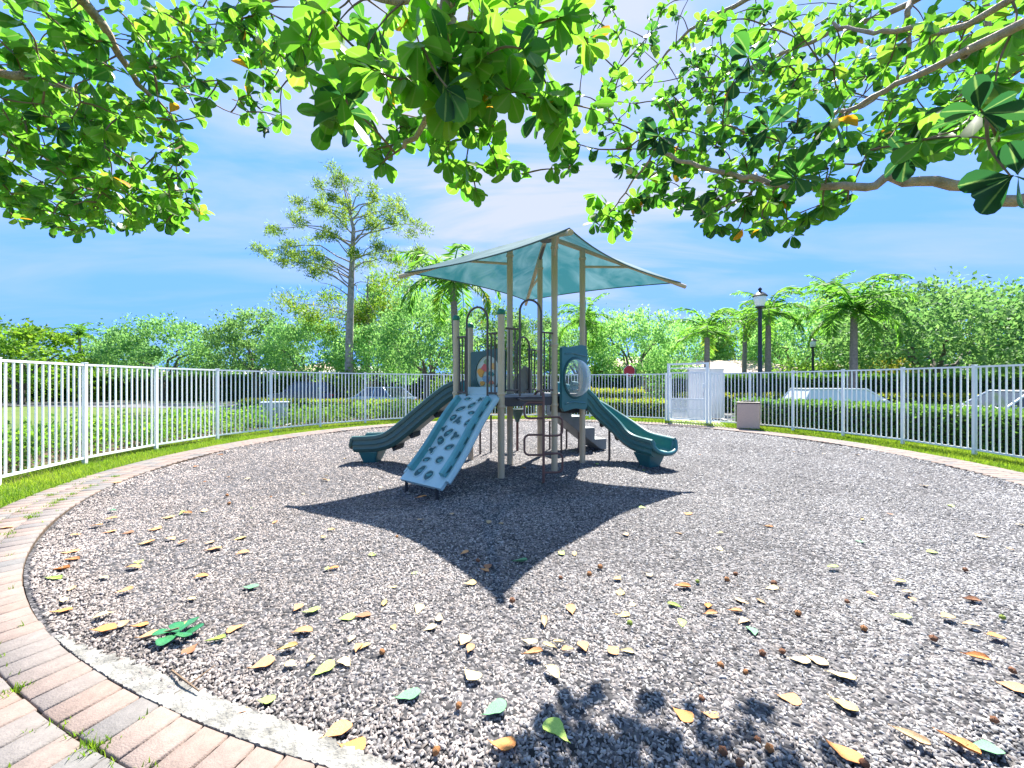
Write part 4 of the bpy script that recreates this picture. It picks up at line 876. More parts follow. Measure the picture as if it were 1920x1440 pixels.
# ---- hedges: a dark core and a shell of leaves
def hedge(path, wid, z0, z1, dens, ls, label, leafm='hedgeleaf', tmean=.45, toplight=.25, name='hedge', ragged=.04):
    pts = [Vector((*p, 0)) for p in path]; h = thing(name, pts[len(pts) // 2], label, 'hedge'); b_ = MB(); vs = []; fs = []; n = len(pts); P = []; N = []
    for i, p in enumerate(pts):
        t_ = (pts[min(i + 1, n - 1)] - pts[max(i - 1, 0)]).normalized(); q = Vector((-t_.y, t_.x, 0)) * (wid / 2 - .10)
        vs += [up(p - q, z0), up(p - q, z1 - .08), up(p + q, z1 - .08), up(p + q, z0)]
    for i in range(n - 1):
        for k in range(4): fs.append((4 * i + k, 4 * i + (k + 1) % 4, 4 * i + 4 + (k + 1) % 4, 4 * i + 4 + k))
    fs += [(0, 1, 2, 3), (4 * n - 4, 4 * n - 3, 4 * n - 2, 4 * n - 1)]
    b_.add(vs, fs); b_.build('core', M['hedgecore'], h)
    for i in range(n - 1):
        a_, c_ = pts[i], pts[i + 1]; L = (c_ - a_).length; t_ = (c_ - a_).normalized(); q = Vector((-t_.y, t_.x, 0))
        per = 2 * (z1 - z0) + wid; k = int(L * per * dens); s_ = np.random.uniform(0, per, k); u_ = np.random.uniform(0, L, k)
        hgt = z1 - z0; side = np.where(s_ < hgt, -1, np.where(s_ > hgt + wid, 1, 0)); lat = np.where(side == -1, -wid / 2, np.where(side == 1, wid / 2, s_ - hgt - wid / 2)); zz_ = np.where(side == -1, z0 + s_, np.where(side == 1, z0 + per - s_, z1))
        nn_ = np.array(q)[None] * side[:, None] + np.array((0, 0, 1))[None] * (side == 0)[:, None]
        P.append(np.array(a_)[None] + np.array(t_)[None] * u_[:, None] + np.array(q)[None] * lat[:, None] + np.array((0, 0, 1)) * zz_[:, None] + np.random.randn(k, 3) * ragged - nn_ * np.random.uniform(0, .1, k)[:, None]); N.append(nn_)
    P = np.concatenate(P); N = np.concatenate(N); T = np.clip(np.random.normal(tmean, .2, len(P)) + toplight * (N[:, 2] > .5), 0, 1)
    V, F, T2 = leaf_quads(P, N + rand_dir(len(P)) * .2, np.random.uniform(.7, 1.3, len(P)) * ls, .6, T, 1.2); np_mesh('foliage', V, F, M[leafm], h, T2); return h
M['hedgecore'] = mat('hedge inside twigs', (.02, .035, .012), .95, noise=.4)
def arc(r, a0, a1, n): return [tuple(pol(r, R(a0 + (a1 - a0) * i / n))[:2]) for i in range(n + 1)]
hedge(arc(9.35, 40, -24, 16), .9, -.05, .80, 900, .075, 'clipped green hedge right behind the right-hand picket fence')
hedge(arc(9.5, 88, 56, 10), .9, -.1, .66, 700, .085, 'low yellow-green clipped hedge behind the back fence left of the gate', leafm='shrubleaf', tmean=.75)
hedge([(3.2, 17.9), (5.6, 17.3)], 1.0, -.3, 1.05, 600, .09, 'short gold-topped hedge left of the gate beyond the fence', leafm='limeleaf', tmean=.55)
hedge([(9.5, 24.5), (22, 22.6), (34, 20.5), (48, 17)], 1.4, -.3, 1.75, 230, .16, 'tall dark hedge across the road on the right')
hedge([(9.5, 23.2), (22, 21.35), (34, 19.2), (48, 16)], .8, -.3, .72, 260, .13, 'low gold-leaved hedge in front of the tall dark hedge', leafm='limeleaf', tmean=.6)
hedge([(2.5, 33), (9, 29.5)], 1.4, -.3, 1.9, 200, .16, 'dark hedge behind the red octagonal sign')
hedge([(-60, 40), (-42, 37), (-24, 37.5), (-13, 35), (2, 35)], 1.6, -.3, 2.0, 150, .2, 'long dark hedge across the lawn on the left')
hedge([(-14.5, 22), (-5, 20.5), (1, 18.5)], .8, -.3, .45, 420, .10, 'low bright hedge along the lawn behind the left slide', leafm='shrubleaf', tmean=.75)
random.seed(12); np.random.seed(12)
# ---- loose shrubs just outside the left fence
def shrub(x, y, w_, h_, label, tmean=.45, m='shrubleaf', ls=.085):
    r = thing('shrub', (x, y, -.02), label, 'shrub', 'loose shrubs along the outside of the left fence'); P = []; N = []; T = []; k = int(24 * w_ / .9)
    st_ = MB()
    for i in range(k):
        a = random.uniform(0, 6.28); q = random.uniform(.2, 1) ** .5; hz = random.uniform(.15, 1.05) * h_; c = np.array((x + math.cos(a) * w_ * .5 * q, y + math.sin(a) * w_ * .5 * q, hz * (1.08 - .35 * q))); nn = int(34 * random.uniform(.7, 1.3)); off = np.random.randn(nn, 3) * (.10, .10, .09)
        P.append(c + off); N.append(norm(off + np.array((0, 0, .06)))); T.append(np.clip(np.random.normal(tmean, .2, nn) + random.gauss(0, .1), 0, .955)); st_.tube([(x + math.cos(a) * .08, y + math.sin(a) * .08, -.05), tuple(c)], [.011, .005], 4) if i % 3 == 0 else None
    P = np.concatenate(P); N = np.concatenate(N); T = np.concatenate(T)
    fl = np.random.uniform(0, 1, len(P)) < .006; T[fl] = 1
    V, F, T2 = leaf_quads(P, N, np.random.uniform(.6, 1.25, len(P)) * ls, .55, T); np_mesh('foliage', V, F, M[m], r, T2); st_.build('stems', M['twig'], r)
sl_ = [('dense shrub outside the fence at the far left edge', .95), ('shrub behind the second fence bay from the left', .9), ('shrub between the second and third left fence posts', .85), ('dark small-leaved shrub behind the third left fence post', .9), ('ragged shrub behind the third full fence bay', .8), ('bushy shrub right of the third full fence bay', .9), ('shrub with a few orange blooms behind the fourth left fence post', .95), ('rounded shrub behind the fourth full fence bay', .9), ('shrub left of the pale utility box', .85), ('narrow shrub right behind the fifth left fence post', .8), ('tall shrub left of the pine trunk by the fence', 1.0), ('shrub in front of the pine trunk by the fence', .85), ('thin shrub right of the pine trunk', .75), ('low shrub behind the left slide near the fence', .7), ('last low shrub left of the ball-capped posts by the fence', .7)]
for k, (lb, hh) in enumerate(sl_):
    a = R(204 - k * 7.1 + random.uniform(-1, 1)); p = pol(9.1 + random.uniform(-.15, .35), a); shrub(p.x, p.y, random.uniform(1.0, 1.35), hh * .80 * random.uniform(.85, 1.1), lb, random.uniform(.3, .6))
for k in range(14):
    a = R(203 - k * 7.6 + random.uniform(-2, 2)); p = pol(10.4 + random.uniform(-.3, .5), a); shrub(p.x, p.y, random.uniform(1.0, 1.4), random.uniform(.42, .66), 'green shrub in the second row beyond the left fence, mostly hidden by the front row', random.uniform(.35, .7))
# dark mulch soil under the fence line
tag(ring('soil_bed', 8.12, 10.9, -.03, -.002, R(52), R(214), M['soil'], 100), kind='structure')
# ------------------------------------------------------------------ street furniture, cars, houses beyond the fence
M['lampglass'] = mat('frosted lamp glass', (.75, .78, .80), .25)
def lamp(x, y, H, label, k=1.0):
    z0 = gz(x, y); r = thing('street_lamp', (x, y, z0), label, 'street lamp', 'black post-top street lamps'); g = MB()
    g.lathe((x, y, z0), [(.17 * k, -.1), (.17 * k, .25), (.13 * k, .32), (.12 * k, .7), (.085 * k, .78), (.07 * k, H - .95), (.075 * k, H - .85)], 14); g.build('post', M['black'], r, smooth=True)
    g = MB(); g.lathe((x, y, z0 + H - .85), [(.07, 0), (.16, .05), (.17, .09), (.06, .10)], 16); g.build('lamp_holder', M['black'], r, smooth=True)
    g = MB(); g.lathe((x, y, z0 + H - .76), [(.13, 0), (.2, .16), (.235, .36), (.22, .40)], 18); g.build('lamp_glass', M['lampglass'], r, smooth=True)
    g = MB(); g.lathe((x, y, z0 + H - .37), [(.26, 0), (.27, .03), (.20, .11), (.12, .17), (.05, .20), (.045, .25), (.075, .28), (.07, .31), (.02, .37)], 18); g.build('lamp_hood', M['black'], r, smooth=True)
def xat(px, Y): return (px - 960) / FPX * Y
lamp(xat(1425, 16), 16, zat(540, 16), 'tall black street lamp with a white glass lantern just behind the right fence')
lamp(xat(1524, 28), 28, zat(630, 28), 'smaller far black street lamp in front of the drooping palm')
# stop sign
xs, ys = xat(1180, 27), 27.0; sg = thing('stop_sign', (xs, ys, GZ), 'red octagonal stop sign on a thin post across the road', 'road sign')
g = MB(); g.tube([(xs, ys + .05, GZ - .1), (xs, ys + .05, 2.45)], .035, 8); g.build('post', mat('galvanised post', (.35, .36, .36), .4, metal=.6), sg, smooth=True)
zc = CAMH + (YH - 696) / FPX * ys
def octo(r_, y_): return [Vector((xs + r_ * math.cos(R(22.5 + 45 * k)), y_, zc + r_ * math.sin(R(22.5 + 45 * k)))) for k in range(8)]
g = MB(); g.prism(octo(.41, ys), (0, .012, 0)); pl_ = g.build('plate', mat('sign white', (.75, .75, .75), .4), sg)
g = MB(); g.prism(octo(.385, ys - .005), (0, .004, 0)); g.build('red_face', mat('sign red', (.50, .02, .03), .4), pl_)
def text(s, size, loc, rot, m, name, parent, ext=.002):
    cu = bpy.data.curves.new('lettering', 'FONT'); cu.body = s; cu.size = size; cu.align_x = 'CENTER'; cu.align_y = 'CENTER'; cu.extrude = ext
    to = bpy.data.objects.new('lettering', cu); COL.objects.link(to); bpy.context.view_layer.update(); me = bpy.data.meshes.new_from_object(to.evaluated_get(bpy.context.evaluated_depsgraph_get())); bpy.data.objects.remove(to)
    o = bpy.data.objects.new(name, me); COL.objects.link(o); me.materials.clear(); me.materials.append(m); me.transform(Matrix.Translation(loc) @ rot.to_4x4()); o.parent = parent; o.matrix_parent_inverse = Matrix.Identity(4); return o
tx = text('STOP', .27, Vector((xs, ys - .009, zc)) , Matrix.Rotation(R(90), 3, 'X'), bpy.data.materials['sign white'], 'lettering', pl_); tx.matrix_parent_inverse = Matrix.Translation(-sg.location)
# pale cabinets
def cabinet(x, y, w_, d_, h_, rz, label, col):
    z0 = gz(x, y); r = thing('utility_cabinet', (x, y, z0), label, 'utility cabinet', 'pale utility cabinets'); Q = Matrix.Rotation(rz, 3, 'Z'); m_ = mat('painted cabinet', col, .5, noise=.12, nscale=2)
    g = MB(); g.box((x, y, z0 + h_ / 2 + .05), (w_, d_, h_ - .1), Q); b_ = g.build('body', m_, r, bevel=.015)
    g = MB(); g.box((x, y, z0 + h_ + .02), (w_ + .06, d_ + .06, .05), Q); g.build('top_cover', m_, r, bevel=.01)
    for s_ in (-1, 1):
        g = MB(); c_ = Vector((x, y, z0 + h_ * .52)) + Q @ Vector((s_ * w_ * .245, -d_ / 2 - .012, 0)); g.box(c_, (w_ * .46, .02, h_ * .8), Q); dd_ = g.build('door', m_, b_, bevel=.006)
        g = MB(); g.box(c_ + Q @ Vector((-s_ * w_ * .18, -.03, 0)), (.03, .04, .14), Q); g.build('handle', M['black'], dd_)
    g = MB(); g.box((x, y, z0 - .02), (w_ + .2, d_ + .2, .14), Q); g.build('plinth', M['concrete'], r)
cabinet(xat(1322, 16.2), 16.2, 1.25, .6, 2.0, R(-18), 'tall pale grey cabinet behind the white gate', (.70, .68, .72))
p = pol(9.35, R(152)); cabinet(xat(515, 13.4), 13.4, .75, .5, .75, R(25), 'low pale blue-grey utility box behind the left fence among the shrubs', (.45, .52, .54))
# cars
M['glass'] = mat('tinted glass', (.03, .04, .045), .08, spec=.8); M['chrome'] = mat('wheel alloy', (.5, .5, .52), .3, metal=.8)
def car(x, y, rz, col, label, H=1.45, L=4.5, W=1.8, wagon=False, glass=None):
    z0 = gz(x, y) + .03; r = thing('parked_car', (x, y, z0), label, 'car', 'cars beyond the fence'); Q = Matrix.Rotation(rz, 3, 'Z'); o = Vector((x, y, z0)); pm = mat('car paint', col, .25, coat=.6); gm_ = glass or M['glass']
    def PT(u, v, z): return o + Q @ Vector((u, v, z))
    hb = H * .62; prof = [(-L / 2, .35), (-L / 2 - .02, .55), (-L / 2 + .06, hb - .06), (-L * .33, hb), (L * .20, hb), (L * .42, hb - .14), (L / 2 - .03, hb - .28), (L / 2, .5), (L / 2 - .05, .28), (-L / 2 + .1, .25)]
    secs = [(-W / 2, .90), (-W / 2 - .0, .97), (-W / 4, 1.0), (W / 4, 1.0), (W / 2, .97), (W / 2, .90)]; g = MB(); vs = []; fs = []; n = len(prof)
    for v, s_ in [(-W / 2, .93), (-W / 2 + .10, 1), (W / 2 - .10, 1), (W / 2, .93)]:
        for u, z in prof: vs.append(PT(u * (s_ if abs(u) > L * .3 else 1), v, .25 + (z - .25) * (.96 if s_ < 1 else 1)))
    for i in range(3):
        for k in range(n): fs.append((i * n + k, i * n + (k + 1) % n, (i + 1) * n + (k + 1) % n, (i + 1) * n + k))
    fs += [tuple(range(n)), tuple(range(3 * n, 4 * n))]; g.add(vs, fs); bd_ = g.build('body', pm, r, smooth=True, bevel=.02)
    u0, u1, u2, u3 = (-L * .47, -L * .40, L * .08, L * .24) if wagon else (-L * .40, -L * .24, L * .06, L * .24)
    g = MB(); lo = [(u0, hb - .02), (u3, hb - .02)]; hi = [(u1, H - .06), (u2, H - .06)]; a_ = .06; vs = []
    for v0, v1 in ((-W / 2 + .05, -W / 2 + .20), (W / 2 - .05, W / 2 - .20)): vs += [PT(u0, v0, hb - .02), PT(u3, v0, hb - .02), PT(u2, v1, H - .05), PT(u1, v1, H - .05)]
    g.add(vs, [(0, 1, 2, 3), (4, 5, 6, 7), (0, 1, 5, 4), (1, 2, 6, 5), (2, 3, 7, 6), (3, 0, 4, 7)]); gl_ = g.build('windows', gm_, r, bevel=.03)
    g = MB(); v1 = W / 2 - .17; g.prism([PT(u1 - .03, -v1, H - .06), PT(u2 + .04, -v1, H - .06), PT(u2 + .04, v1, H - .06), PT(u1 - .03, v1, H - .06)], (0, 0, .055)); g.build('roof', pm, r, bevel=.03)
    for ua, ub in ((u0, u1), (u3, u2), ((u0 + u3) / 2, (u1 + u2) / 2)):
        for s_ in (-1, 1): g = MB(); g.tube([PT(ua, s_ * (W / 2 - .045), hb - .02), PT(ub, s_ * (W / 2 - .185), H - .04)], .035, 6); g.build('pillar', pm, gl_, smooth=True)
    for u in (-L * .31, L * .31):
        for s_ in (-1, 1):
            ax = Q @ Vector((0, 1, 0)); g = MB(); g.lathe(PT(u, s_ * (W / 2 - .08), .31), [(.2, -.11), (.31, -.1), (.315, 0), (.31, .1), (.2, .11)], 20, ax); wh = g.build('wheel', M['rubber'], r, smooth=True)
            g = MB(); g.lathe(PT(u, s_ * (W / 2 - .08), .31), [(.05, -.115), (.19, -.112), (.19, .112), (.05, .115)], 16, ax); g.build('rim', M['chrome'], wh, smooth=True)
    for s_ in (-1, 1):
        g = MB(); g.box(PT(L / 2 - .10, s_ * W * .36, hb - .28), (.16, .34, .13), Q); g.build('headlight', M['lampglass'], bd_, bevel=.03)
        g = MB(); g.box(PT(-L / 2 + .05, s_ * W * .38, hb - .22), (.12, .28, .14), Q); g.build('tail_light', bpy.data.materials['sign red'], bd_, bevel=.03)
        g = MB(); g.box(PT(u3 - .25, s_ * (W / 2 + .06), hb + .03), (.10, .18, .12), Q); g.build('mirror', pm, bd_, bevel=.03)
lg = mat('sunlit pale car glass', (.55, .62, .64), .2, spec=.6)
car(xat(1585, 17.3), 17.3, R(-6), (.72, .74, .75), 'white car on the road behind the clipped right-hand hedge', H=1.42, wagon=True, glass=lg)
car(xat(1965, 13.8), 13.8, R(-12), (.72, .73, .75), 'white car cut off by the right edge behind the fence', H=1.4)
car(xat(575, 27), 27, R(172), (.03, .045, .10), 'dark blue car parked beyond the shrubs left of the tall pine', H=1.7, wagon=True)
car(xat(612, 30), 30, R(170), (.7, .72, .74), 'white car half hidden between the dark blue car and the pine trunk', H=1.4)
car(xat(712, 24), 24, R(150), (.42, .52, .62), 'pale blue car between the pine trunk and the left slide', H=1.4)
# houses
def house(x, y, w_, d_, h_, rh, rz, wc, rc, label, name='house', flat=False):
    z0 = GZ; r = thing(name, (x, y, z0), label, 'house'); Q = Matrix.Rotation(rz, 3, 'Z'); o = Vector((x, y, z0)); wm = mat('house wall', wc, .85, noise=.12, nscale=1.5)
    def PT(u, v, z): return o + Q @ Vector((u, v, z))
    g = MB(); g.box(PT(0, 0, h_ / 2), (w_, d_, h_ + .2), Q); b_ = g.build('wall', wm, r)
    e = .5; g = MB()
    if flat: g.box(PT(0, 0, h_ + .15), (w_ + .5, d_ + .5, .3), Q)
    else:
        q = d_ / 2 * .98; vs = [PT(-w_ / 2 - e, -d_ / 2 - e, h_), PT(w_ / 2 + e, -d_ / 2 - e, h_), PT(w_ / 2 + e, d_ / 2 + e, h_), PT(-w_ / 2 - e, d_ / 2 + e, h_), PT(-w_ / 2 + q, 0, h_ + rh), PT(w_ / 2 - q, 0, h_ + rh)]
        g.add(vs, [(0, 1, 5, 4), (1, 2, 5), (2, 3, 4, 5), (3, 0, 4), (0, 1, 2, 3)])
    g.build('roof', mat('roof tiles', rc, .8, noise=.3, nscale=6, bump=.6, bscale=20), r)
    g = MB(); g.box(PT(0, -d_ / 2 - e, h_ - .06), (w_ + 2 * e, .05, .2), Q); g.build('fascia', M['white'], r)
    for u in ([-.34, -.12, .3] if w_ > 8 else [-.25, .25]):
        f_ = MB(); f_.box(PT(u * w_, -d_ / 2 - .12, h_ * .55), (1.5, .06, 1.3), Q); wf = f_.build('window', M['white'], b_); f_ = MB(); f_.box(PT(u * w_, -d_ / 2 - .16, h_ * .55), (1.3, .04, 1.1), Q); f_.build('pane', M['glass'], wf)
    f_ = MB(); f_.box(PT(.1 * w_, -d_ / 2 - .12, 1.05), (1.0, .06, 2.1), Q); f_.build('door', M['brown'], b_)
PK, TL = (.62, .44, .34), (.50, .36, .27)
house(xat(1385, 33), 35, 11, 7, 2.4, 1.2, R(-14), (.60, .42, .26), (.58, .44, .36), 'low tan house with a pale tiled roof right of the gate')
house(xat(1215, 44), 46, 12, 8, 3.3, 1.3, R(-8), (.68, .46, .36), TL, 'pink walled house behind the red octagonal sign')
house(xat(690, 46), 48, 11, 8, 2.7, .9, R(12), (.75, .73, .70), (.68, .68, .68), 'white house with a pale roof just right of the pine trunk')
house(xat(605, 52), 54, 9, 8, 3.0, 1.4, R(16), (.66, .46, .32), TL, 'orange-tan house left of the pine trunk')
house(xat(480, 50), 54, 12, 8, 2.6, 1.0, R(18), (.72, .66, .60), (.60, .58, .56), 'pale bungalow under the trees left of the dark blue car')
house(xat(205, 55), 57, 14, 8, 2.5, 1.3, R(22), PK, (.55, .42, .36), 'pink roofed house in the gap by the small far palm')
house(xat(360, 60), 62, 12, 8, 2.4, 1.0, R(20), (.6, .57, .52), (.42, .42, .42), 'grey roofed house behind the wide domed oak')
house(xat(1640, 44), 46, 12, 8, 3.2, 1.4, R(-20), (.66, .45, .34), TL, 'pink house behind the trunks of the large right-hand oaks')
house(xat(1900, 44), 44, 12, 8, 3.0, 1.4, R(-24), (.70, .60, .54), (.55, .45, .40), 'beige house behind the trees at the right edge')
# bright croton-like bush below the big oak, and low bushes to close the view under the crowns
def bush(px, Y, w_, h_, label, m, tm=.5, n=40, ls=.22):
    x = xat(px, Y); z0 = gz(x, Y); r = thing('bush', (x, Y, z0), label, 'bush', 'bushes below the background trees'); P = []; N = []; T = []
    for i in range(n):
        d = rand_dir(1)[0]; d[2] = abs(d[2]); c = np.array((x + d[0] * w_ / 2, Y + d[1] * w_ / 2 * .7, z0 + .2 + d[2] * h_ * .85)) ; k = int(40 * random.uniform(.7, 1.3)); off = np.random.randn(k, 3) * .26 * min(h_, 1.6) / 1.2
        P.append(c + off); N.append(norm(off + np.array((0, 0, .2)) + d * .2)); T.append(np.clip(np.random.normal(tm, .18, k) + random.gauss(0, .1), 0, .95))
    P = np.concatenate(P); N = np.concatenate(N); T = np.concatenate(T); V, F, T2 = leaf_quads(P, N, np.random.uniform(.6, 1.3, len(P)) * ls, .55, T); np_mesh('foliage', V, F, M[m], r, T2)
    g = MB()
    for i in range(6): a = i * 1.05; g.tube([(x, Y, z0 - .1), (x + math.cos(a) * w_ * .3, Y + math.sin(a) * w_ * .25, z0 + h_ * .6)], [.04, .015], 5)
    g.build('stems', M['twig'], r)
for px, Y, w_, h_, lb, m, tm in ((1668, 27, 3.4, 3.3, 'golden yellow bush between the trunks under the largest right-hand oak', 'limeleaf', .9), (1810, 33, 5, 3.4, 'light green bush under the right-hand oaks', 'oakleaf', .8), (1895, 27, 5, 3.6, 'grey-green bush below the right edge tree', 'oakleaf', .75), (1560, 32, 6, 3.2, 'pale olive bush right of the small far lamp', 'shrubleaf', .7), (1490, 30, 5, 3.0, 'green bush behind the small far lamp', 'shrubleaf', .6), (1270, 31, 4, 3.4, 'dark green bush left of the white gate', 'oakleaf', .35), (1130, 31, 3.5, 2.9, 'bush between the bubble panel and the red sign', 'shrubleaf', .6),
                                 (1010, 33, 5, 3.4, 'bush seen through the deck posts', 'oakleaf', .6), (880, 30, 5, 3.4, 'bush behind the climbing wall', 'shrubleaf', .7), (770, 36, 6, 3.2, 'yellow-green bush under the thick forked oak', 'limeleaf', .35), (640, 27.5, 2.6, 2.2, 'light bush beside the pine trunk', 'shrubleaf', .8), (440, 40, 7, 3.6, 'bush under the trees left of the dark blue car', 'oakleaf', .5), (240, 38, 6, 2.9, 'olive bush in front of the pink roofed house', 'shrubleaf', .8), (370, 40, 6, 2.7, 'bush right of the wide domed oak', 'oakleaf', .55), (90, 36, 8, 3.4, 'bush below the bright yellow-green tree at far left', 'limeleaf', .25), (-30, 36, 8, 3.2, 'bush at the left edge', 'oakleaf', .6)):
    bush(px, Y, w_, h_, lb, m, tm, n=int(20 * w_))

# ------------------------------------------------------------------ the overhanging tree
random.seed(23); np.random.seed(23)
ov = thing('overhanging_tree', (3.4, -1.6, -.01), 'large tree with round waxy leaves whose branches hang into the top of the view', 'tree')
g = MB(); g.tube([(3.4, -1.6, -.2), (3.4, -1.6, 0), (3.35, -1.5, .9), (3.2, -1.2, 1.9), (3.1, -1.0, 2.6)], [.30, .24, .19, .17, .15], 14); otk = g.build('trunk', M['limb'], ov, smooth=True)
NODES = []
def limb(pts, r0, r1, name='limb'):
    if NODES and (pts[0] - T0).length > .3:     # a side branch grows out of the nearest wood
        j = min(NODES, key=lambda q: (q - pts[0]).length); pts = [j] + list(pts) if (j - pts[0]).length > .04 else pts
    q = bez(pts, 5); g = MB(); n = len(q); q2 = [p + Vector((random.gauss(0, .006), random.gauss(0, .006), random.gauss(0, .008))) for p in q]
    g.tube(q2, [r0 + (r1 - r0) * (k / (n - 1)) ** .8 for k in range(n)], 9); g.build('branch', M['limb'], otk, smooth=True); NODES.extend(q2)
T0 = Vector((3.1, -1.0, 2.5))
limb([T0, Vector((3.0, .3, 2.45)), at(1990, 352, 1.72), at(1845, 349, 1.78), at(1700, 336, 1.86), at(1600, 347, 1.95), at(1500, 351, 2.05), at(1410, 334, 2.15), at(1310, 312, 2.28), at(1230, 283, 2.4)], .034, .009)
limb([T0, Vector((2.7, .2, 2.9)), at(1960, 20, 1.35), at(1800, 105, 1.5), at(1660, 175, 1.7), at(1560, 215, 1.85)], .026, .008)
limb([T0 + Vector((0, 0, .05)), Vector((2.6, .3, 3.3)), at(1900, -5, 1.6), at(1720, 50, 1.9), at(1640, 60, 2.0), at(1560, 52, 2.2)], .022, .007)
limb([T0, Vector((1.4, .1, 3.0)), Vector((.3, .8, 2.9)), at(848, -60, 1.38), at(848, 60, 1.42), at(845, 180, 1.5), at(805, 225, 1.55), at(762, 278, 1.62)], .03, .009)
limb([Vector((.3, .7, 2.9)), at(860, -10, 1.5), at(800, 0, 1.6), at(700, -5, 1.75), at(600, -30, 2.0), at(480, 10, 2.4)], .03, .012)
limb([at(880, -40, 1.5), at(884, 60, 1.6), at(900, 150, 1.7), at(908, 215, 1.75)], .014, .006)
limb([T0, Vector((.8, -.3, 3.6)), Vector((-1.6, .7, 3.5)), at(-60, 60, 1.9), at(60, 150, 2.2), at(150, 175, 2.5), at(230, 260, 2.8)], .045, .009)
limb([Vector((-1.6, .7, 3.5)), at(120, -60, 1.9), at(200, 60, 2.2), at(260, 160, 2.5), at(330, 230, 2.8)], .035, .01)
limb([Vector((-1.9, 1.1, 3.4)), at(-100, 200, 2.2), at(20, 255, 2.5), at(120, 320, 2.8), at(200, 380, 3.0)], .035, .01)
limb([T0, Vector((2.6, 1.5, 4.0)), at(1750, -20, 3.2), at(1560, 60, 3.6), at(1400, 130, 3.9), at(1290, 190, 4.2)], .04, .008)
limb([Vector((2.6, 1.5, 4.0)), at(1500, -60, 3.2), at(1400, 0, 3.5), at(1290, 60, 3.9), at(1210, 150, 4.2)], .035, .008)
limb([at(1700, 30, 3.3), at(1700, 120, 3.5), at(1620, 200, 3.7), at(1500, 260, 3.9)], .025, .008)
limb([at(1850, 60, 2.6), at(1820, 160, 2.9), at(1720, 230, 3.2)], .02, .008)
limb([at(1225, 290, 2.6), at(1180, 350, 3.1), at(1150, 395, 3.4)], .010, .005)
limb([at(1420, 336, 2.3), at(1400, 370, 2.9), at(1350, 390, 3.4)], .010, .005)
# regions of foliage: centre x, y, radius x, y, rosettes, nearest, farthest, leaf length
REG = [(60, 120, 130, 170, 60, 1.9, 3.0, .105), (190, 120, 150, 150, 60, 1.9, 3.0, .105), (90, 290, 130, 120, 70, 2.2, 3.2, .10), (240, 300, 120, 110, 70, 2.3, 3.2, .10), (190, 390, 150, 50, 50, 2.6, 3.3, .095), (330, 380, 55, 45, 14, 2.6, 3.2, .095), (40, 370, 60, 45, 16, 2.5, 3.2, .095), (330, 130, 90, 110, 34, 2.1, 3.0, .10),
       (420, 60, 110, 80, 36, 2.0, 2.9, .10), (480, 190, 34, 44, 9, 2.4, 2.9, .095), (530, 130, 50, 60, 12, 2.2, 2.9, .095), (520, 230, 28, 20, 4, 2.4, 2.8, .09), (520, 30, 90, 45, 26, 1.9, 2.8, .10),
       (640, 90, 90, 90, 26, 1.3, 2.2, .115), (640, 200, 46, 40, 8, 1.3, 1.8, .12), (745, 90, 90, 90, 26, 1.25, 2.2, .115), (760, 230, 80, 60, 17, 1.5, 2.2, .105), (715, 290, 40, 30, 7, 1.7, 2.2, .095), (860, 110, 80, 110, 26, 1.2, 2.2, .115), (880, 250, 80, 60, 18, 1.5, 2.1, .105), (900, 330, 50, 50, 13, 1.7, 2.1, .10), (960, 330, 24, 24, 4, 1.8, 2.1, .095),
       (960, 90, 80, 100, 22, 1.2, 2.1, .115), (1050, 60, 70, 70, 13, 1.2, 2.2, .115), (1010, 210, 60, 50, 12, 1.5, 2.1, .11), (1070, 230, 60, 60, 13, 1.6, 2.3, .11), (1150, 190, 70, 70, 16, 2.4, 3.6, .095), (1160, 90, 80, 90, 14, 2.6, 4.0, .095),
       (1060, 330, 28, 34, 4, 2.0, 2.6, .09), (1150, 400, 50, 42, 12, 3.2, 3.6, .125), (1215, 375, 40, 34, 9, 3.2, 3.6, .125), (1190, 280, 60, 50, 12, 2.2, 3.0, .095),
       (1280, 90, 90, 110, 22, 2.6, 4.3, .10), (1290, 230, 90, 80, 26, 2.2, 4.0, .10), (1290, 345, 80, 55, 26, 2.9, 3.7, .12), (1400, 120, 110, 120, 30, 2.4, 4.3, .10), (1420, 280, 90, 80, 28, 2.0, 3.4, .10), (1390, 390, 80, 45, 22, 2.4, 3.15, .11), (1480, 405, 60, 38, 12, 2.0, 2.7, .10), (1540, 130, 110, 120, 30, 2.0, 4.0, .10), (1560, 300, 90, 60, 22, 1.9, 3.0, .10), (1560, 385, 34, 36, 6, 2.0, 2.6, .095),
       (1660, 130, 110, 120, 32, 1.8, 3.8, .10), (1670, 270, 100, 50, 20, 1.8, 3.0, .105), (1790, 100, 110, 110, 30, 1.7, 3.6, .105), (1800, 240, 90, 50, 14, 1.5, 2.6, .11), (1890, 100, 80, 110, 24, 1.5, 3.2, .11), (1890, 270, 50, 70, 11, 1.3, 2.2, .12), (1500, 100, 260, 110, 60, 2.7, 4.0, .10), (1700, 200, 200, 90, 40, 2.6, 3.8, .10), (1380, 250, 160, 90, 30, 2.6, 3.8, .095)]
PT_, PA_, PL = [], [], []; FACE = set()
for (cx, cy, rx, ry, n, d0, d1, L) in REG:
    for i in range(int(n * (1.3 if cx < 420 else .8 if cx < 1100 else 1.05))):
        a = random.uniform(0, 6.283); q = math.sqrt(random.random()); PT_.append(at(cx + rx * q * math.cos(a), cy + ry * q * math.sin(a), random.uniform(d0, d1))); PL.append(L * (.88 if L < .11 else 1.0) * random.uniform(.82, 1.12))
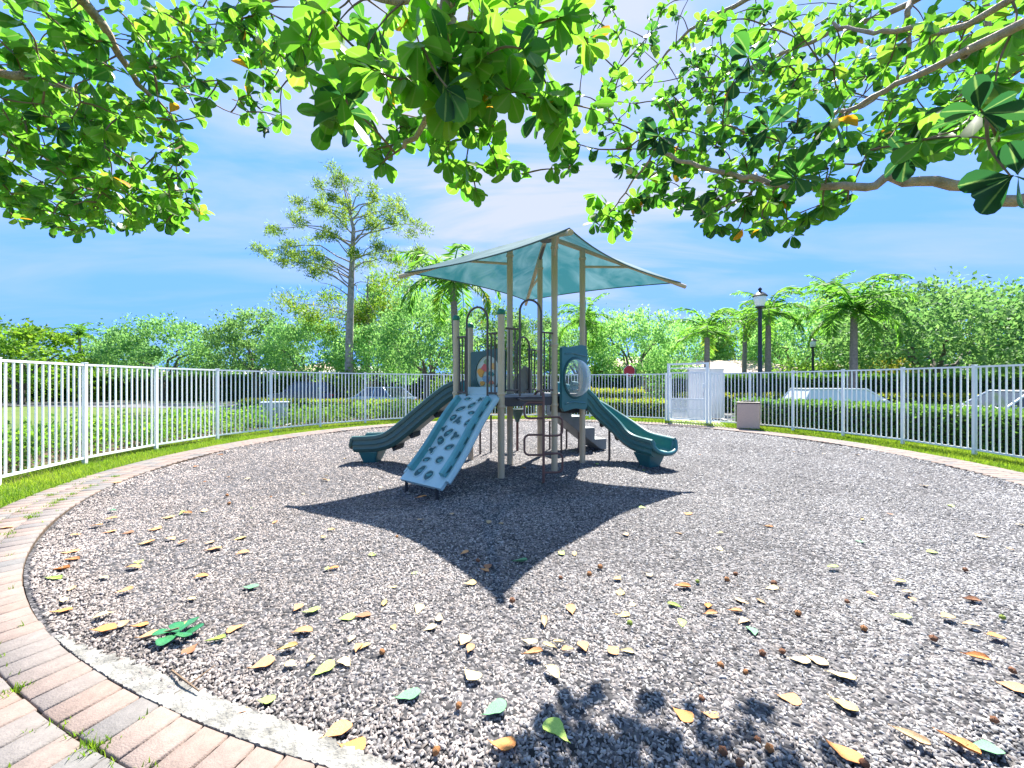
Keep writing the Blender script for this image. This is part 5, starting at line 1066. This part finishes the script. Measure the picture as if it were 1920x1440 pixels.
for px, py, d, L in ((1838, 205, 1.2, .11), (1895, 330, 1.2, .11), (1565, 225, 1.75, .125), (1405, 105, 2.0, .115), (840, 110, 1.35, .12), (650, 210, 1.4, .12), (1440, 240, 2.0, .12), (1235, 255, 2.1, .12), (1700, 290, 1.6, .125), (1490, 330, 1.8, .125)): FACE.add(len(PT_)); PT_.append(at(px, py, d)); PL.append(L)
# twigs: every leaf rosette joins the nearest wood already grown
nod = [np.array(p) for p in NODES]; nodA = np.array(nod); order = sorted(range(len(PT_)), key=lambda i: float(np.min(np.sum((nodA - np.array(PT_[i])) ** 2, 1))))
tw = MB(); LP, LX, LL, LT = [], [], [], []
for i in order:
    p = np.array(PT_[i]); dd = np.sum((nodA - p) ** 2, 1) + 2.0 * np.maximum(0, p[2] - nodA[:, 2] - .05) ** 2; j = int(np.argmin(dd)); b0 = nodA[j]; L = float(np.linalg.norm(p - b0))
    mid = (b0 + p) / 2 + np.array((random.gauss(0, .06), random.gauss(0, .06), random.gauss(.03, .05))) * min(L, 1); path = bez([Vector(b0), Vector(mid), Vector(p)], 3)
    tw.tube(path, [.0055 - .0032 * k / (len(path) - 1) for k in range(len(path))], 5, cap=False); nodA = np.vstack([nodA, [np.array(v) for v in path[1:]]])
    ax = norm(p - mid + np.array((0, 0, random.uniform(-.25, .05))) * L + np.random.randn(3) * .05); nl = random.randint(5, 8); tb = min(max(random.gauss(.5 if PT_[i].y > 1.9 else .62, .2), .02), .9)
    if i in FACE: nl, tb, ax = 8, .03, norm(np.array((0, 0, CAMH)) * .8 - p * .8 + np.array((0, 0, .5)) + np.random.randn(3) * .25)
    _, ya, za = frames(ax[None]); ya, za = ya[0], za[0]
    for k in range(nl):
        az = 2.399 * k + random.uniform(-.3, .3); op = random.uniform(.55, 1.25) if i not in FACE else random.uniform(1.0, 1.4); d = ax * math.cos(op) + (ya * math.cos(az) + za * math.sin(az)) * math.sin(op); d[2] -= random.uniform(0, .45 if i not in FACE else .1)
        LP.append(p - ax * random.uniform(0, .035)); LX.append(d); LL.append(PL[i] * random.uniform(.72, 1.1)); LT.append(min(max(tb + random.gauss(0, .14), 0), .985) if random.random() > .008 else 1.0)
    if L > .25:
        for v in path[3:-1]:
            if random.random() < .7:
                for s_ in (-1, 1): LP.append(np.array(v)); LX.append(np.random.randn(3) * .6 + ax * .4 + np.array((0, 0, -.3))); LL.append(PL[i] * random.uniform(.6, .95)); LT.append(min(max(tb + random.gauss(0, .15), 0), .985))
tw.build('twigs', M['twig'], otk, smooth=True)
st_u = [(.0, .012), (.12, .05), (.3, .15), (.5, .255), (.7, .315), (.86, .27), (.96, .15), (1.0, .03)]
BLV = []; BLF = []
for k, (u, hw_) in enumerate(st_u):
    for s_ in (-1, 0, 1): BLV.append((u, s_ * hw_, (.28 * hw_ if s_ else 0) - .10 * u * u))
for k in range(len(st_u) - 1):
    for q in (0, 1): BLF.append((3 * k + q, 3 * k + q + 1, 3 * k + q + 4, 3 * k + q + 3))
LP = np.array(LP); LX = norm(np.array(LX)); upv = np.array((0, 0, 1.0)) + np.random.randn(len(LP), 3) * .55; LY = norm(np.cross(upv, LX)); LZ = np.cross(LX, LY); LL = np.array(LL)
V, F, T = scatter(BLV, BLF, LP, LX, LY, LZ, np.c_[LL, LL * np.random.uniform(.85, 1.12, len(LL)), LL * np.random.uniform(.3, 1.6, len(LL))], np.array(LT))
np_mesh('leaves', V, F, M['bigleaf'], ov, T, smooth=True, rib=np.tile([1.0 if k % 3 == 1 else 0.0 for k in range(len(BLV))], len(LP)))
# round seed pods among the leaves
for px, py, d, c_ in ((1330, 205, 2.0, (.5, .55, .2)), (1565, 232, 1.75, (.5, .55, .2)), (485, 75, 2.2, (.4, .45, .12)), (585, 60, 1.6, (.4, .10, .02)), (1180, 320, 2.2, (.4, .4, .1))):
    g = MB(); p = at(px, py, d); g.lathe(p, [(.003, -.02), (.014, -.014), (.019, 0), (.015, .012), (.006, .018)], 12); g.build('fruit', mat('fruit skin', c_, .5), ov, smooth=True)

# ------------------------------------------------------------------ fallen leaves, pods and sprig on the mulch
random.seed(41); np.random.seed(41)
LC = {'orange': ((.70, .29, .06), (.42, .15, .04)), 'golden': ((.64, .33, .13), (.46, .20, .07)), 'pale tan': ((.55, .38, .21), (.42, .27, .13)), 'cream': ((.60, .49, .27), (.48, .37, .18)), 'lime green': ((.45, .60, .12), (.30, .46, .08)), 'mint green': ((.13, .33, .17), (.09, .26, .12)), 'brown': ((.34, .15, .06), (.2, .08, .035)), 'yellow': ((.62, .44, .15), (.46, .30, .09))}
LM = {k: mat(k.replace(' ', '_') + ' dry leaf', a, .6, nscale=18, col2=b, bump=.3, bscale=60) for k, (a, b) in LC.items()}
LMESH = {}
def leaf_mesh(k, v):                         # one leaf: broad blade, midrib, stalk, cupped to different degrees
    if (k, v) in LMESH: return LMESH[(k, v)]
    cup, curl, wd = [(.08, .05, 1.12), (.25, .14, 1.08), (.4, -.2, .98), (.2, .3, 1.05), (.7, .15, .75)][v]; vs = []; fs = []; th = .0025 / .1; m_ = [-1, -.55, 0, .55, 1]
    st2 = [(.0, .014), (.08, .05), (.2, .13), (.38, .22), (.56, .29), (.74, .30), (.88, .24), (.96, .14), (1.0, .03)]
    for lay in (0, 1):
        for i, (u, hw_) in enumerate(st2):
            for s_ in m_:
                y_ = s_ * hw_ * wd; vs.append((u - .5, y_ * (1 + .05 * math.sin(9 * u + v)), cup * (abs(s_) ** 1.6) * hw_ * .7 + curl * (u - .5) ** 2 * .8 + .03 + (.012 * math.sin(14 * u + s_ * 3 + v) if abs(s_) == 1 else 0) + (-th if lay else 0)))
    n = len(st2); w_ = 5
    for lay in (0, 1):
        o = lay * n * w_
        for i in range(n - 1):
            for q in range(w_ - 1): fs.append((o + i * w_ + q, o + i * w_ + q + 1, o + (i + 1) * w_ + q + 1, o + (i + 1) * w_ + q))
    g = MB(); g.add(vs, fs); g.tube([(-.5, 0, .03 + curl * .2), (-.62, .02, .04 + curl * .22)], [.012, .009], 5)
    me = bpy.data.meshes.new('fallen_leaf'); me.from_pydata([(a_, b_ + .05 * math.sin(3 * a_ + v), c_ + .02 * math.sin(7 * a_ + 5 * b_ + v)) for a_, b_, c_ in [(a0_, b0_ * (1 + (.22 * math.sin(5 * a0_ + 2 * v + len(k)) if b0_ > 0 else .12 * math.sin(8 * a0_ + v))), c0_) for a0_, b0_, c0_ in g.v]], [], g.f); me.materials.append(LM[k]); me.shade_smooth(); LMESH[(k, v)] = me; return me
def zone(px, py):
    if py > 1240: a = 'front'
    elif py > 1050: a = 'near'
    elif py > 930: a = 'middle'
    else: a = 'far'
    b = 'left' if px < 640 else 'centre' if px < 1250 else 'right'
    return a, b
def fallen(px, py, L, k, v, ang, label=None, z=.006, tilt=None):
    p = onground(px, py, z); me = leaf_mesh(k, v); o = bpy.data.objects.new('fallen_leaf', me); COL.objects.link(o); o.location = p; o.scale = (L, L, L)
    o.rotation_euler = (random.gauss(0, .09) if tilt is None else tilt, random.gauss(0, .07), ang)
    a, b = zone(px, py); sh = ['flat', 'cupped', 'curled', 'upturned', 'folded'][v]
    tag(o, label or f'small {sh} {k} leaf on the mulch, {a} {b}', 'leaf', 'fallen leaves on the mulch'); return o
EXP = [(633, 1372, .135, 'golden', 1, .6, 'large golden cupped leaf beside the kerb at the bottom, upper of a pair'), (660, 1400, .115, 'orange', 0, -.1, 'orange leaf next to the kerb at the bottom, lower of a pair'), (942, 1395, .12, 'orange', 0, -.3, 'orange leaf lying alone at the bottom centre of the mulch'),
       (765, 1303, .13, 'mint green', 0, .25, 'bluish green leaf left of centre in the foreground'), (928, 1328, .13, 'mint green', 0, .5, 'pale green leaf at the bottom centre above the orange leaf'), (1045, 1370, .14, 'lime green', 1, 2.2, 'large bright green leaf with a pale torn side at the bottom centre'), (608, 1253, .125, 'lime green', 0, .9, 'lime green oval leaf left of centre in the foreground'), (492, 1244, .13, 'golden', 0, .7, 'broad golden tan leaf right of the green sprig'),
       (567, 1183, .13, 'golden', 2, .1, 'split orange tan leaf above the lime green oval leaf'), (585, 1144, .11, 'lime green', 0, .3, 'small lime leaf above the split orange tan leaf'), (652, 1157, .11, 'lime green', 0, .4, 'pale lime leaf right of the small lime leaf'), (870, 1200, .11, 'pale tan', 0, 1.2, 'pale tan round leaf in the centre foreground'), (884, 1265, .12, 'cream', 0, -.9, 'cream oval leaf in the centre foreground'), (785, 1142, .11, 'cream', 0, 1.5, 'cream wedge-shaped leaf left of the canopy shadow tip'), (882, 1093, .10, 'yellow', 0, .3, 'bright yellow leaf just left of the canopy shadow tip'),
       (1035, 1258, .11, 'cream', 2, -.8, 'crumpled cream leaf right of centre in the foreground'), (1000, 1225, .12, 'golden', 4, .0, 'narrow golden leaf at the centre foreground'), (1095, 1212, .10, 'golden', 1, 1.6, 'small golden leaf pointing at the camera, right of centre'), (1165, 1152, .12, 'yellow', 0, -.5, 'yellow leaf beside a green round pod right of the shadow tip'), (1175, 1222, .09, 'cream', 4, 0, 'thin cream leaf right of centre'), (1278, 1168, .09, 'lime green', 0, 1.2, 'small round lime leaf right of centre'),
       (1480, 1310, .11, 'golden', 0, -.4, 'golden leaf in the right foreground above the dark patch'), (1582, 1320, .115, 'yellow', 0, -.9, 'yellow-green leaf right of the golden leaf in the right foreground'), (1582, 1410, .135, 'orange', 0, -1.1, 'large orange leaf at the bottom right'), (1708, 1382, .13, 'pale tan', 4, -.8, 'long thin tan leaf near the bottom right'), (1797, 1395, .14, 'orange', 4, -1.0, 'curved brown-tipped leaf near the bottom right corner'), (1850, 1405, .13, 'mint green', 1, -.2, 'pale green leaf with a tan half in the bottom right corner'), (1578, 1268, .13, 'cream', 3, -.4, 'raised cream leaf casting a shadow at the right'), (1500, 1237, .11, 'cream', 0, -.4, 'cream leaf, left of a touching pair at the right'), (1532, 1238, .11, 'pale tan', 0, -.9, 'pale tan leaf, right of a touching pair at the right'), (1830, 1232, .12, 'orange', 4, -.3, 'folded orange leaf near the right edge'), (1900, 1290, .12, 'golden', 1, -1, 'golden leaf by the right edge under a brown pod'), (1820, 1125, .12, 'brown', 4, -.1, 'thin brown and yellow leaf at the right'),
       (1280, 1340, .10, 'orange', 0, -.9, 'orange leaf at the left end of the dark shadow patch'), (1332, 1340, .08, 'golden', 0, -.6, 'small golden leaf on the dark shadow patch'), (1700, 1355, .0, 'cream', 0, 0, None), (1395, 1165, .10, 'pale tan', 2, .4, 'crumpled tan leaf in the right middle distance'), (1447, 1103, .10, 'cream', 3, .2, 'cream leaf with a brown pod on it at the right'), (1280, 1100, .13, 'orange', 4, .1, 'long orange-brown leaf beside a green pod right of the shadow'), (1690, 1155, .11, 'lime green', 0, -.5, 'lime green leaf lying alone at the right'), (1685, 1090, .10, 'yellow', 3, .2, 'yellow leaf in the right middle'), (1820, 1170, .09, 'pale tan', 2, -.3, 'small tan leaf right of the lone lime leaf'),
       (195, 1180, .13, 'orange', 1, .3, 'orange tan leaf beside the pale kerb at left'), (280, 1190, .12, 'golden', 0, .9, 'golden leaf touching the green sprig'), (262, 1172, .09, 'orange', 0, .5, 'small orange leaf left of the green sprig'), (115, 1145, .11, 'orange', 0, .5, 'orange leaf lying against the pavers at left'), (115, 1068, .15, 'orange', 4, .1, 'long orange leaf at the left end of the mulch'), (100, 1086, .14, 'lime green', 4, 0, 'long green leaf at the left edge of the mulch'), (135, 1050, .13, 'golden', 4, .2, 'golden leaf above the long orange leaf at left'), (130, 1035, .13, 'golden', 0, .2, 'pale golden leaf topmost in the left edge heap'), (250, 1063, .12, 'golden', 2, .2, 'golden leaf with green base in the left middle'), (272, 1018, .11, 'yellow', 0, .9, 'yellow-green leaf left of two tan leaves'), (318, 1010, .11, 'pale tan', 2, 0, 'tan leaf at left middle beside the yellow-green leaf'), (378, 1080, .10, 'orange', 2, .9, 'orange-tan curled leaf above the green sprig'), (400, 1030, .14, 'golden', 1, .3, 'golden leaf in the left middle, right of the tan leaf'), (450, 1010, .12, 'yellow', 1, .8, 'yellow folded leaf in the left middle'), (455, 1036, .11, 'golden', 2, .7, 'golden curled leaf below the yellow folded leaf'), (470, 1100, .11, 'mint green', 0, 0, 'bluish green leaf in the left middle'), (975, 1053, .14, 'mint green', 4, .0, 'green leaf lying in the canopy shadow near its tip'), (405, 1200, .11, 'lime green', 4, .3, 'lime leaf right of the green sprig'), (540, 1215, .11, 'yellow', 4, .5, 'thin yellow leaf right of the broad golden tan leaf'), (625, 1065, .09, 'orange', 2, .3, 'small orange leaf left of the canopy shadow'), (500, 1312, .08, 'lime green', 0, .1, 'tiny lime leaf near the kerb'), (450, 1335, .08, 'orange', 2, .4, 'tiny orange leaf on the pale kerb'),
       (790, 932, .16, 'orange', 1, .1, 'orange leaf just below the foot of the climbing wall'), (880, 1078, .0, 'pale tan', 0, 0, None), (1040, 1345, .0, 'cream', 0, 0, None), (290, 992, .12, 'golden', 0, .3, 'golden leaf on the far left mulch above the tan leaves'), (350, 962, .13, 'golden', 4, .1, 'thin golden leaf on the far left mulch'), (180, 985, .12, 'golden', 1, 0, 'golden leaf near the left pavers'), (315, 970, .12, 'yellow', 0, .2, 'yellow leaf left of the thin golden leaf'), (205, 997, .11, 'golden', 0, .5, 'tan leaf near the left pavers'), (1075, 945, .0, 'cream', 0, 0, None)]
for px, py, L, k, v, a, lb in EXP:
    if L > 0: fallen(px, py, L * .84, k, v, a, lb)
for i in range(135):
    zy = random.random() ** 1.35; py = 845 + zy * 400; px = random.uniform(90, 1915); p = onground(px, py)
    if not inside(p.x, p.y, .12): continue
    if random.random() < .3 and px > 1200: continue
    k = random.choices(['golden', 'pale tan', 'cream', 'orange', 'lime green', 'yellow', 'brown', 'mint green'], [5, 6, 7, 3, 2, 2, 2, .5])[0]
    fallen(px, py, random.uniform(.05, .095), k, random.randrange(5), random.uniform(0, 6.28))
for px, py, lb in ((208, 972, 'brown leaf lying on the pavers at left'), (218, 905, 'tan leaf lying on the far pavers at left'), (10, 990, 'yellow leaf on the pavers at the left edge')):
    fallen(px, py, .10, 'golden', 1, .3, lb, z=.016)
# seed pods
PM = {k: mat(k + ' seed pod', a, .7, noise=.5, nscale=40, bump=.6, bscale=90) for k, a in (('brown', (.30, .12, .05)), ('orange-brown', (.48, .20, .06)), ('green', (.32, .42, .05)))}
PMESH = {}
def pod(px, py, k, label=None, r_=.021):
    if k not in PMESH:
        g = MB(); n = 20; rows = []
        for i in range(8):
            a = math.pi * i / 7
            rows.append((math.sin(a), -math.cos(a)))
        vs = [(s_ * (1 + (.13 if k != 'green' else .03) * math.cos(5 * 2 * math.pi * q / n)) * math.cos(2 * math.pi * q / n), s_ * (1 + (.13 if k != 'green' else .03) * math.cos(5 * 2 * math.pi * q / n)) * math.sin(2 * math.pi * q / n), c_ * .85 + .6) for s_, c_ in rows for q in range(n)]
        g.add(vs, [(i * n + q, i * n + (q + 1) % n, (i + 1) * n + (q + 1) % n, (i + 1) * n + q) for i in range(7) for q in range(n)]); g.tube([(0, 0, 1.3), (.2, 0, 1.75)], [.12, .08], 5)
        me = bpy.data.meshes.new('seed_pod'); me.from_pydata(g.v, [], g.f); me.materials.append(PM[k]); me.shade_smooth(); PMESH[k] = me
    o = bpy.data.objects.new('seed_pod', PMESH[k]); COL.objects.link(o); o.location = onground(px, py, .006); s_ = r_ * random.uniform(.85, 1.15); o.scale = (s_, s_, s_); o.rotation_euler = (random.uniform(-.6, .6), random.uniform(-.6, .6), random.uniform(0, 6))
    a, b = zone(px, py); tag(o, label or f'small round {k} seed pod on the mulch, {a} {b}', 'seed pod', 'seed pods on the mulch')
for px, py, k, lb in ((1307, 1092, 'green', 'round green pod beside the long orange-brown leaf'), (1182, 1170, 'green', 'round green pod beside the yellow leaf right of the shadow tip'), (1125, 1065, 'orange-brown', None), (1362, 1088, 'orange-brown', None), (1380, 1078, 'brown', None), (1452, 1096, 'brown', 'brown pod resting by a cream leaf at the right'), (1050, 1085, 'brown', None), (1105, 1078, 'orange-brown', None), (714, 1225, 'orange-brown', 'brown pod alone left of the centre foreground'), (1588, 1130, 'brown', None), (1497, 1152, 'orange-brown', None), (1810, 1070, 'brown', 'brown pod alone in the right middle'), (1350, 1250, 'orange-brown', None), (1400, 1262, 'orange-brown', None), (1468, 1225, 'brown', None), (1430, 1226, 'brown', None), (1315, 1312, 'brown', 'brown pod on the left end of the dark shadow patch'), (1355, 1410, 'brown', None), (1420, 1388, 'brown', None), (1443, 1405, 'orange-brown', None), (1390, 1435, 'brown', None), (1622, 1437, 'brown', None), (1865, 1352, 'brown', 'large dark pod near the bottom right corner'), (1895, 1258, 'brown', 'dark brown pod at the right edge above the golden leaf'), (820, 1412, 'orange-brown', None), (1750, 1200, 'brown', None), (960, 1128, 'brown', 'brown pod at the tip of the canopy shadow'), (895, 1053, 'brown', None), (745, 1008, 'orange-brown', None), (1620, 1180, 'orange-brown', None), (1880, 1160, 'green', None), (862, 1325, 'orange-brown', None), (508, 933, 'orange-brown', None), (430, 945, 'orange-brown', None), (425, 930, 'orange-brown', None)):
    pod(px, py, k, lb, .017 if py < 1240 else .014)
# the fresh green sprig and a dry twig
c = onground(335, 1188, .02); sp_ = thing('leaf_sprig', c, 'fallen sprig of glossy dark green leaves on the mulch near the kerb', 'leaf sprig')
gm2 = mat('fresh glossy leaf', (.035, .20, .07), .3, noise=.4, nscale=9)
for k in range(6):
    me = leaf_mesh('mint green', 1 if k % 2 else 0).copy(); me.materials.clear(); me.materials.append(gm2); o = bpy.data.objects.new('leaf', me); COL.objects.link(o); o.parent = sp_; a = k * 1.05 + .3; o.location = (math.cos(a) * .06, math.sin(a) * .06, .004 + .012 * (k % 2)); o.rotation_euler = (random.uniform(-.3, .3), -.05 - .3 * random.random(), a); o.scale = (.115, .105, .1)
g = MB(); g.tube([c + Vector((-.16, -.05, .005)), c + Vector((-.05, -.01, .02)), c + Vector((0, 0, .03))], .005, 6); g.build('stem', M['twig'], sp_, smooth=True)
c = onground(340, 1285, .015); sd_ = thing('dry_twig', c, 'bare forked dry twig lying on the mulch beside the pale kerb', 'twig'); g = MB(); g.tube([c + Vector((-.11, .08, .01)), c + Vector((0, .01, .02)), c + Vector((.12, -.05, .012))], [.006, .005, .003], 6); g.tube([c + Vector((.05, -.02, .018)), c + Vector((.09, .09, .03))], [.004, .002], 5); g.build('stem', M['twig'], sd_, smooth=True)
#@@END
